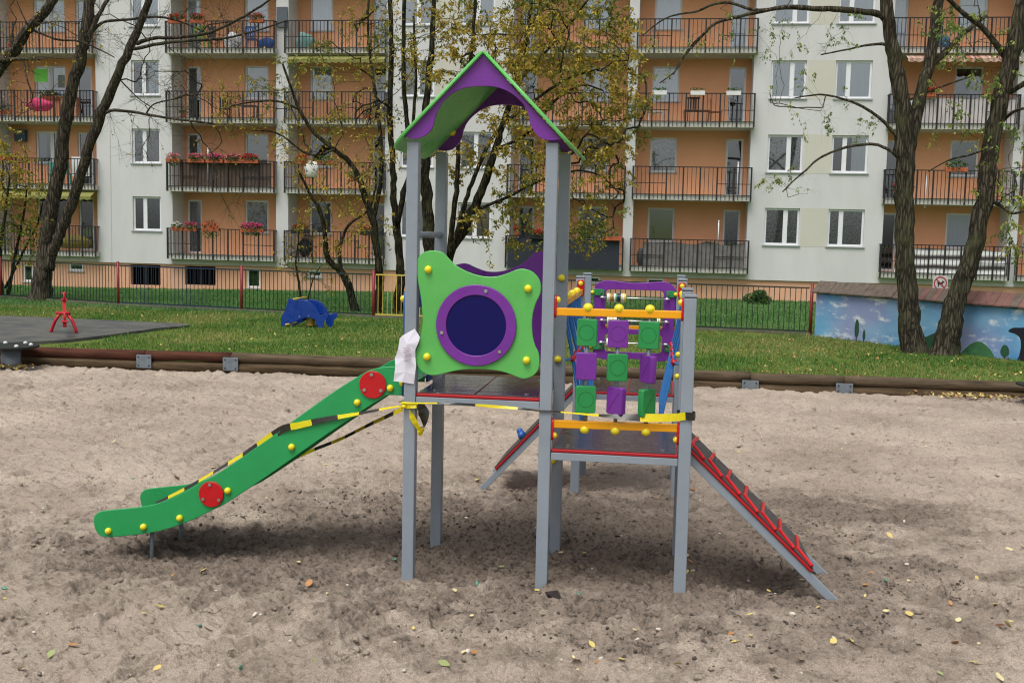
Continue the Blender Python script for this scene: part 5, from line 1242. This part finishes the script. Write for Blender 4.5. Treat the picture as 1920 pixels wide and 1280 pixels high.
tree('bushy_tree', 'fuller olive and yellow tree behind the tower roof, its leaves hanging over the balconies', g2, [
    ([(815, 596), (810, 520), (806, 437), (800, 364), (797, 280), (800, 180), (810, 80), (815, -60)], [42, 34, 26, 16, 10], 0, 0),
    ([(838, 598), (836, 530), (844, 477), (885, 399), (910, 336), (929, 280), (941, 240), (965, 160), (990, 60), (1000, -60)], [30, 26, 20, 15, 9], .3, 1),
    ([(842, 480), (850, 400), (858, 330), (862, 240), (880, 140), (890, 20), (895, -90)], [16, 13, 10, 7], .2, -.8),
    ([(846, 474), (870, 390), (890, 330), (930, 250), (1000, 190), (1060, 150), (1120, 130)], [14, 11, 8, 4], .2, -1),
    ([(930, 280), (990, 250), (1040, 190), (1090, 160), (1130, 170)], [9, 7, 4], .6, -.3),
    ([(890, 395), (950, 370), (1010, 340), (1080, 320), (1130, 330)], [9, 7, 4], .3, -.9),
    ([(965, 160), (1030, 90), (1080, 30), (1130, -40)], [9, 7, 4], .8, .2),
    ([(806, 430), (790, 350), (775, 250), (780, 150), (775, 30)], [12, 9, 6], 0, -1),
    ], g2[1], blobs([(1040, 150, 155, 175, 330), (940, 60, 120, 90, 120), (1110, 330, 75, 130, 110), (840, 70, 80, 90, 50), (990, 330, 80, 80, 45), (930, 420, 70, 50, 22), (1100, 60, 100, 90, 70), (1160, 190, 60, 100, 40), (860, 250, 60, 80, 25), (960, -120, 220, 100, 60), (1060, 440, 60, 50, 14)], g2[1]-1.8, g2[1]+2, 4),
    nleaf=29000, lsize=.114, lmats=M_LY, lw=.22, bark=M_BARKC, seed=12, group='bushy trees behind the fence', twn=5, thin=.72, rt=.003)
# forked tree at left
g3 = gnd(75, 565)
tree('forked_tree', 'tall bare forked tree standing on the lawn before the left balconies', g3, [
    ([(72, 566), (80, 520), (84, 480), (95, 400), (115, 290), (128, 200), (150, 110), (165, 40), (172, -20), (180, -140)], [50, 40, 34, 29, 27, 26, 23, 18], 0, .3),
    ([(92, 505), (106, 455), (122, 415), (145, 345), (170, 268), (196, 198), (230, 120), (262, 48), (283, -12), (310, -110)], [25, 24, 24, 23, 20, 16, 10], -.15, -.5),
    ([(256, 82), (290, 72), (330, 70), (390, 62), (440, 40), (480, 18), (520, -10)], [9, 8, 6, 4], -.4, -.9), ([(250, 92), (300, 82), (360, 76), (420, 72), (480, 58), (540, 38)], [8, 7, 5, 3], -.4, -1.2),
    ([(192, 216), (212, 207), (260, 212), (320, 222), (400, 232)], [8, 7, 6, 4], -.3, -.9), ([(172, 62), (195, 42), (240, 37), (300, 32), (350, 45), (385, 62)], [7, 6, 5, 3], .2, .5),
    ([(275, 212), (290, 195), (330, 185)], [4, 3], -.4, -.6), ([(225, 150), (260, 185), (290, 205)], [3, 2], -.3, 0), ([(165, 70), (190, 20), (215, -20)], [12, 9, 7], .1, .4)],
    g3[1], blobs([(380, 60, 110, 60, 50), (320, 180, 90, 60, 34), (220, 60, 70, 60, 22), (240, 260, 60, 50, 12), (400, 240, 60, 50, 14), (150, 20, 60, 50, 14), (300, 130, 60, 40, 14), (250, -120, 250, 80, 40), (440, 330, 60, 60, 8)], g3[1]-1.6, g3[1]+1.2, 5),
    nleaf=260, lsize=.1, lmats=M_LY, lw=.2, bark=M_BARKL, seed=13, droop=.1, cover=.35, twl=.85, twn=7, rt=.0052)
# neighbouring tree that reaches in from the left
g4 = (-19.6, 22.3)
tree('leaning_tree', 'dark leaning tree whose mossy limbs reach in from the left edge', g4, [
    ([(-110, 575), (-95, 450), (-70, 300), (-40, 200), (-8, 140), (28, 95), (55, 52), (82, 25), (105, -12), (130, -80)], [48, 42, 36, 28, 24, 22, 20, 16], 0, .4),
    ([(-60, 230), (-20, 130), (20, 112), (75, 112)], [16, 12, 9, 4], 0, -.4), ([(-30, 170), (10, 118), (40, 70), (70, 30)], [14, 10, 8, 4], .1, -.6), ([(55, 55), (75, 62), (110, 75), (150, 78), (190, 95), (215, 108)], [6, 5, 4, 2], .2, .6), ([(-60, 240), (-40, 80), (-30, -40)], [20, 16, 12], 0, .6)],
    g4[1], blobs([(40, 60, 60, 70, 26), (60, 140, 60, 50, 14), (140, 60, 60, 50, 12), (20, 200, 50, 50, 12), (0, -60, 120, 60, 20)], g4[1]-1.2, g4[1]+1.2, 6),
    nleaf=420, lsize=.1, lmats=M_LY, lw=.2, bark=M_BARKL, seed=14, droop=.2, cover=.5, twn=5, rt=.005)
# yellowing bush at left
g5 = (-18.5, 24.6)
tree('yellowing_bush', 'yellowing bush with dark twigs before the lowest left balcony', g5, [([(5, 548), (0, 480), (10, 400), (18, 330)], [9, 7, 4], 0, 0), ([(12, 548), (30, 470), (45, 400), (50, 350)], [8, 6, 3], 0, -.4), ([(-5, 548), (-30, 460), (-40, 380)], [8, 6, 3], 0, .3), ([(10, 540), (45, 470), (70, 420), (80, 380)], [6, 5, 3], 0, -.5)],
    g5[1], blobs([(25, 370, 60, 80, 75), (50, 440, 50, 60, 36), (10, 290, 50, 50, 26), (-40, 380, 50, 110, 40)], g5[1]-1., g5[1]+.8, 7),
    nleaf=3600, lsize=.11, lmats=M_LY, lw=.24, bark=M_BARKC, seed=15, droop=.3, rt=.0036)
# twiggy sapling in front of the lowest balcony
g6 = gnd(560, 585)
tree('sapling', 'thin twiggy sapling with few olive leaves left of the bushy trees', g6, [([(566, 586), (562, 540), (555, 495), (560, 450)], [6, 5, 3], .4, 0), ([(572, 586), (585, 530), (600, 500)], [4, 3, 2], .4, .4)], g6[1]+.6, blobs([(560, 480, 45, 60, 26), (610, 520, 40, 40, 12)], g6[1], g6[1]+1.2, 8), nleaf=420, lsize=.09, lmats=M_LY, lw=.22, bark=M_BARKC, seed=16, rt=.0036)
# two locust trees at right
g7 = gnd(1711, 664)
tree('locust_tree', 'mossy trunk that forks halfway up, left one of the two before the painted wall', g7, [
    ([(1716, 668), (1708, 620), (1702, 560), (1697, 480), (1697, 397), (1696, 330), (1697, 285), (1693, 219), (1683, 140), (1671, 78), (1661, 0), (1650, -120)], [56, 45, 40, 38, 37, 38, 38, 34, 29, 26, 24, 20], 0, -.2),
    ([(1699, 300), (1711, 244), (1733, 156), (1746, 103), (1760, 0), (1770, -120)], [30, 25, 23, 21, 18], 0, .4),
    ([(1664, 42), (1645, 26), (1583, 19), (1536, 17), (1474, 14), (1427, 22), (1387, 31), (1340, 45), (1310, 75), (1280, 110), (1262, 140)], [15, 13, 12, 10, 9, 7, 6, 5, 4, 3], -.15, -1.2),
    ([(1474, 14), (1416, 19), (1369, 6), (1337, 9), (1306, 22), (1275, 27), (1244, 37), (1205, 66)], [7, 6, 5, 4, 3], -.6, -.3),
    ([(1340, 45), (1303, 78), (1281, 106), (1269, 131), (1237, 156)], [4, 3, 2.5], -1, -1.4),
    ([(1688, 266), (1672, 245), (1646, 219), (1611, 197), (1574, 184), (1542, 178), (1514, 180), (1490, 184)], [8, 7, 5, 4, 2.5], -.15, -.9),
    ([(1685, 292), (1646, 272), (1611, 272), (1574, 280), (1536, 297), (1511, 319), (1490, 337), (1467, 360)], [7, 6, 5, 4, 2.5], -.15, -.8),
    ([(1668, 90), (1655, 83), (1620, 86), (1599, 91), (1539, 103)], [7, 6, 4, 3], -.1, -.4),
    ([(1740, 130), (1775, 95), (1810, 60), (1850, 30)], [14, 12, 9, 7], .3, .8), ([(1700, 190), (1760, 165), (1830, 140)], [5, 4, 3], .3, .6)],
    g7[1], blobs([(1520, 190, 90, 40, 26), (1480, 340, 50, 40, 16), (1400, 60, 120, 50, 28), (1560, 60, 80, 40, 14), (1230, 110, 50, 50, 10), (1780, 150, 60, 80, 16), (1600, 240, 60, 40, 10), (1480, 110, 60, 40, 10), (1600, -100, 200, 70, 30)], g7[1]-1.2, g7[1]+.8, 9),
    nleaf=2000, lsize=.06, lmats=M_LG, lw=.26, bark=M_BARKR, seed=17, droop=.7, cover=.2, rt=.0017, twl=.32, twn=5, group='locust trees before the painted wall', sides=26, rough=.012)
g8 = gnd(1773, 668)
tree('locust_tree', 'leaning mossy trunk with hanging pale leaves, right one of the two before the painted wall', g8, [
    ([(1768, 674), (1779, 620), (1790, 568), (1808, 520), (1825, 470), (1840, 400), (1850, 340), (1860, 260), (1875, 190), (1889, 140), (1906, 70), (1925, -20), (1945, -120)], [58, 45, 39, 36, 34, 34, 33, 32, 32, 32, 31, 28], 0, -.3),
    ([(1895, 120), (1850, 60), (1800, 20), (1760, -20)], [14, 11, 9, 7], -.1, -.6), ([(1880, 180), (1930, 150), (1980, 100)], [12, 10, 8], 0, -.4), ([(1846, 372), (1875, 385), (1900, 400), (1935, 388)], [8, 6, 5], 0, -.5), ([(1870, 240), (1900, 210), (1940, 200)], [7, 6, 5], 0, -.6), ([(1858, 275), (1820, 290), (1780, 300), (1740, 322)], [5, 4, 2], 0, -.3)],
    g8[1], blobs([(1840, 90, 70, 80, 34), (1895, 300, 40, 80, 36), (1900, 420, 30, 50, 16), (1780, 40, 70, 50, 20), (1860, 360, 40, 60, 14), (1800, 240, 60, 50, 12), (1990, 200, 60, 200, 40), (1860, -90, 150, 60, 26)], g8[1]-1.3, g8[1]+.8, 10),
    nleaf=4200, lsize=.07, lmats=M_LG, lw=.26, bark=M_BARKR, seed=18, droop=.7, cover=.35, rt=.002, twl=.32, twn=5, group='locust trees before the painted wall', sides=26, rough=.012)
# small round bush by the house
r = _rs(3); V = np.concatenate([clump((5.1+a, 33.6+b_, c), (.24, .24, d), 260, .055, r) for a, b_, c, d in ((-.25, 0, .2, .18), (.05, .05, .3, .24), (.3, -.05, .18, .16), (.12, -.1, .42, .12))])
tb = thing('round_bush', (5.1, 33.6, 0), 'small round green bush on the grass beside the orange plinth', 'bush'); link('foliage', npmesh('foliage', V-org(tb), np.arange(len(V)).reshape(-1, 4), M_LEAFG), tb)

# ---------------------------------------------------------------- fallen leaves and litter
LM = {'yellow': mat('fallen_yellow', lin(206, 186, 108), .6, var=.15, vscale=30), 'pale': mat('fallen_pale', lin(214, 200, 150), .6, var=.12, vscale=30), 'orange': mat('fallen_orange', lin(176, 126, 76), .6, var=.2, vscale=30), 'green': mat('fallen_green', lin(150, 160, 104), .6, var=.2, vscale=30), 'brown': mat('fallen_brown', lin(104, 66, 40), .7, var=.25, vscale=30)}
LLAB = {'yellow': 'yellow fallen leaf curled on the sand', 'pale': 'pale straw coloured fallen leaf on the sand', 'orange': 'orange fallen leaf on the sand', 'green': 'greenish fallen leaf on the sand', 'brown': 'brown withered leaf on the sand'}
def leaf_mesh(col, seed):
    r = _rs(seed); V = []; F = []; k = 8; cur = r.uniform(-.5, .9)
    for i in range(k+1):
        s_ = i/k; wd = .36*math.sin(math.pi*min(1, s_*.94+.03))**.8*(1-.25*s_); zc_ = cur*.35*(s_-.5)**2
        V += [(s_-.5, -wd, zc_+.1*wd*r.uniform(.2, 1.3)), (s_-.5, 0, zc_), (s_-.5, wd, zc_+.1*wd*r.uniform(.2, 1.3))]
    for i in range(k): a = i*3; F += [(a, a+3, a+4, a+1), (a+1, a+4, a+5, a+2)]
    return npmesh('fallen_leaf', V, F, LM[col], smooth=True)
LMS = {c: [leaf_mesh(c, 100+i) for i in range(4)] for c in LM}
r = _rs(77); cnt_ = 0
spots = []
while len(spots) < 150:
    px_, py_ = r.uniform(-20, 1940), 760+530*r.uniform(0, 1)**.8
    if px_ < 960 and r.rand() < .5: continue
    spots.append((px_, py_))
spots += [(1190, 1188), (1712, 1193), (1682, 1117), (1075, 1236), (940, 1055), (560, 1055), (775, 1180), (1480, 1090)]
for px_, py_ in spots:
    g = gnd(px_, py_)
    if g[1] > PITY(g[0])-.2: continue
    c = r.choice(['yellow', 'pale', 'orange', 'green', 'brown'], p=[.34, .3, .14, .1, .12])
    o = bpy.data.objects.new('fallen_leaf', LMS[c][r.randint(4)]); COL.objects.link(o)
    s_ = r.uniform(.022, .07); o.scale = (s_, s_*r.uniform(.8, 1.3), s_); o.location = (g[0], g[1], sz(g[0], g[1])+.012+s_*.08)
    o.rotation_euler = (r.normal(0, .3), r.normal(0, .3), r.uniform(0, 6.28)); tag(o, LLAB[c], 'leaf', c+' leaves fallen on the sand')
def leaf_stuff(name, label, pos, size, seed, cols):
    r = _rs(seed); V = []; mi = []
    for p in pos:
        a = r.normal(0, 1, 3); a[2] *= .3; a /= np.linalg.norm(a); b_ = np.cross(a, (r.normal(0, .3), r.normal(0, .3), 1)); b_ /= np.linalg.norm(b_); s_ = size*r.uniform(.6, 1.3); p = np.array(p)
        V += [p-a*s_, p-b_*s_*.6, p+a*s_+np.array((0, 0, s_*.3)), p+b_*s_*.6]; mi.append(r.randint(len(cols)))
    o = link(name, npmesh(name, np.array(V), np.arange(len(V)).reshape(-1, 4), cols, mi)); tag(o, label, 'leaves', kind='stuff')
pos = []
while len(pos) < 1700:
    px_, py_ = r.uniform(0, 1925), r.uniform(572, 712); g = gnd(px_, py_)
    dens = .22+(.75 if px_ > 1380 else 0)*(py_ > 600)+.5*(px_ < 420)*(py_ < 625)
    if g[1] < PITY(g[0])+.2 or r.rand() > dens or g[1] > 24: continue
    pos.append((g[0], g[1], float(lawn_z(np.array([g[0]]), np.array([g[1]]))[0])+.03))
leaf_stuff('leaf_litter', 'small yellow and brown leaves scattered over the lawn', pos, .033, 8, [LM['yellow'], LM['brown'], LM['brown'], LM['orange'], LM['brown']])
pos = [(gnd(30, 690)[0]+r.normal(0, .22), gnd(30, 690)[1]-.22+r.normal(0, .08), .03+r.uniform(0, .07)) for _ in range(260)]
leaf_stuff('leaf_pile', 'heap of yellow leaves at the foot of the left grey post', pos, .03, 9, [LM['yellow'], LM['brown'], LM['yellow'], LM['pale'], LM['orange']])
pos = [(gnd(1840, 748)[0]+r.normal(0, .45), gnd(1840, 748)[1]-.05+r.normal(0, .12), .03+r.uniform(0, .05)) for _ in range(300)]
leaf_stuff('leaf_pile', 'yellow leaves gathered along the edging at the right', pos, .03, 10, [LM['yellow'], LM['brown'], LM['yellow'], LM['pale'], LM['orange']])
# pebbles and crumbs of soil round the posts
def pebble(nm, label, cat, p, s_, m_, sq, group):
    o = bpy.data.objects.new(nm, PEBM[m_][r.randint(3)]); COL.objects.link(o); o.location = p; o.scale = (s_*sq[0], s_*sq[1], s_*sq[2]); o.rotation_euler = (r.normal(0, .4), r.normal(0, .4), r.uniform(0, 6.28)); tag(o, label, cat, group)
def rock(seed, m_):
    mb = MB(); mb.ball((0, 0, 0), 1, 10, k=7); V = np.array(mb.v); d = fbm(V[:, 0]*1.6+seed*3.3, V[:, 1]*1.6+V[:, 2]*1.2, seed, 3)[:, None]; return npmesh('pebble', V*(1+.9*d), mb.f, m_, smooth=True)
PEBM = {'white': [rock(i, mat('chip_white', lin(206, 198, 184), .7, var=.1)) for i in (1, 2, 3)], 'dark': [rock(i, mat('soil_crumb', lin(78, 70, 62), .95, var=.25, vscale=9)) for i in (4, 5, 6)], 'glass': [rock(7, mat('glass_green', lin(110, 170, 145), .15, transl=.3))]*3}
for k in range(90):
    px_, py_ = r.uniform(0, 1920), r.uniform(745, 1275); g = gnd(px_, py_)
    if g[1] > PITY(g[0])-.2: continue
    pebble('pebble', 'small whitish chip lying on the sand', 'pebble', (g[0], g[1], sz(g[0], g[1])+.008), r.uniform(.007, .017), 'white', (1.3, .8, .6), 'whitish chips on the sand')
for k in range(8):
    px_, py_ = [(250, 545), (8, 1100), (895, 1088), (1660, 1098), (1085, 1122), (450, 1240), (740, 1047), (375, 1175)][k]; py_ = max(py_, 900); g = gnd(px_, py_)
    pebble('glass_shard', 'small green glass shard on the sand', 'glass', (g[0], g[1], sz(g[0], g[1])+.012), .02, 'glass', (1.2, .6, .4), 'green glass shards on the sand')
V = []; F = []; base_ = np.array(PEBM['dark'][0].vertices[0].co); rk = []
for mm in PEBM['dark']:
    co = np.empty(len(mm.vertices)*3); mm.vertices.foreach_get('co', co); rk.append((co.reshape(-1, 3), [tuple(p.vertices) for p in mm.polygons]))
r2_ = _rs(21)
for k in range(5200):
    a = r2_.uniform(0, 6.283); q = r2_.uniform(0, 1)**.6
    x = 1.0+3.0*q*math.cos(a)+r2_.normal(0, .2); y = .9+2.1*q*math.sin(a)+r2_.normal(0, .2)
    if fbm(np.array([x*1.4]), np.array([y*1.4]), 61, 3)[0] < .0: continue
    s_ = .004+.009*r2_.uniform(0, 1)**4; co, fs = rk[r2_.randint(3)]; st = len(V); an = r2_.uniform(0, 6.28); c_, s2 = math.cos(an), math.sin(an); z = sz(x, y)+s_*.2
    V += [(x+s_*(p[0]*c_-p[1]*s2), y+s_*(p[0]*s2+p[1]*c_), z+s_*.8*p[2]) for p in co]; F += [tuple(i+st for i in f) for f in fs]
tag(link('soil_crumbs', npmesh('soil_crumbs', V, F, mat('soil_crumb', (0, 0, 0)), smooth=True)), 'dark crumbs of damp soil dug up round the tower posts', 'soil', kind='stuff')
for k in range(22):
    px_, py_ = r.uniform(100, 1900), r.uniform(900, 1270); g = gnd(px_, py_); a = r.uniform(0, 3.1); L = r.uniform(.05, .13); mb = MB(); rd = r.uniform(.0018, .0035)
    P_ = [(g[0]+L*t*math.cos(a)+r.normal(0, .004), g[1]+L*t*math.sin(a)+r.normal(0, .004), sz(g[0]+L*t*math.cos(a), g[1]+L*t*math.sin(a))+.012+r.normal(0, .003)) for t in (0, .35, .7, 1)]
    tag(mb.tube(P_, rd, 5).build('twig', mat('twig_brown', lin(70, 54, 42), .8), origin=P_[0]), 'thin dark twig lying on the sand', 'twig', 'twigs on the sand')
# piece of dark rubber lying before the middle post
g = gnd(1035, 1124); mb = MB(); V = [(g[0]-.09, g[1]-.02, sz(g[0]-.09, g[1])+.01), (g[0]-.02, g[1]-.03, sz(*g[:2])+.035), (g[0]+.1, g[1]-.05, sz(g[0]+.1, g[1])+.0), (g[0]+.03, g[1]+.05, sz(*g[:2])+.04), (g[0]-.05, g[1]+.03, sz(*g[:2])+.03)]
o = link('scrap', npmesh('scrap', np.array(V)-np.array(V[1]), [(0, 1, 4), (1, 2, 3, 4)], mat('scrap_dark', lin(44, 36, 34), .7)), None, V[1]); q_ = o.modifiers.new('t', 'SOLIDIFY'); q_.thickness = .008
tag(o, 'dark scrap of bark sticking out of the sand before the middle post', 'scrap')
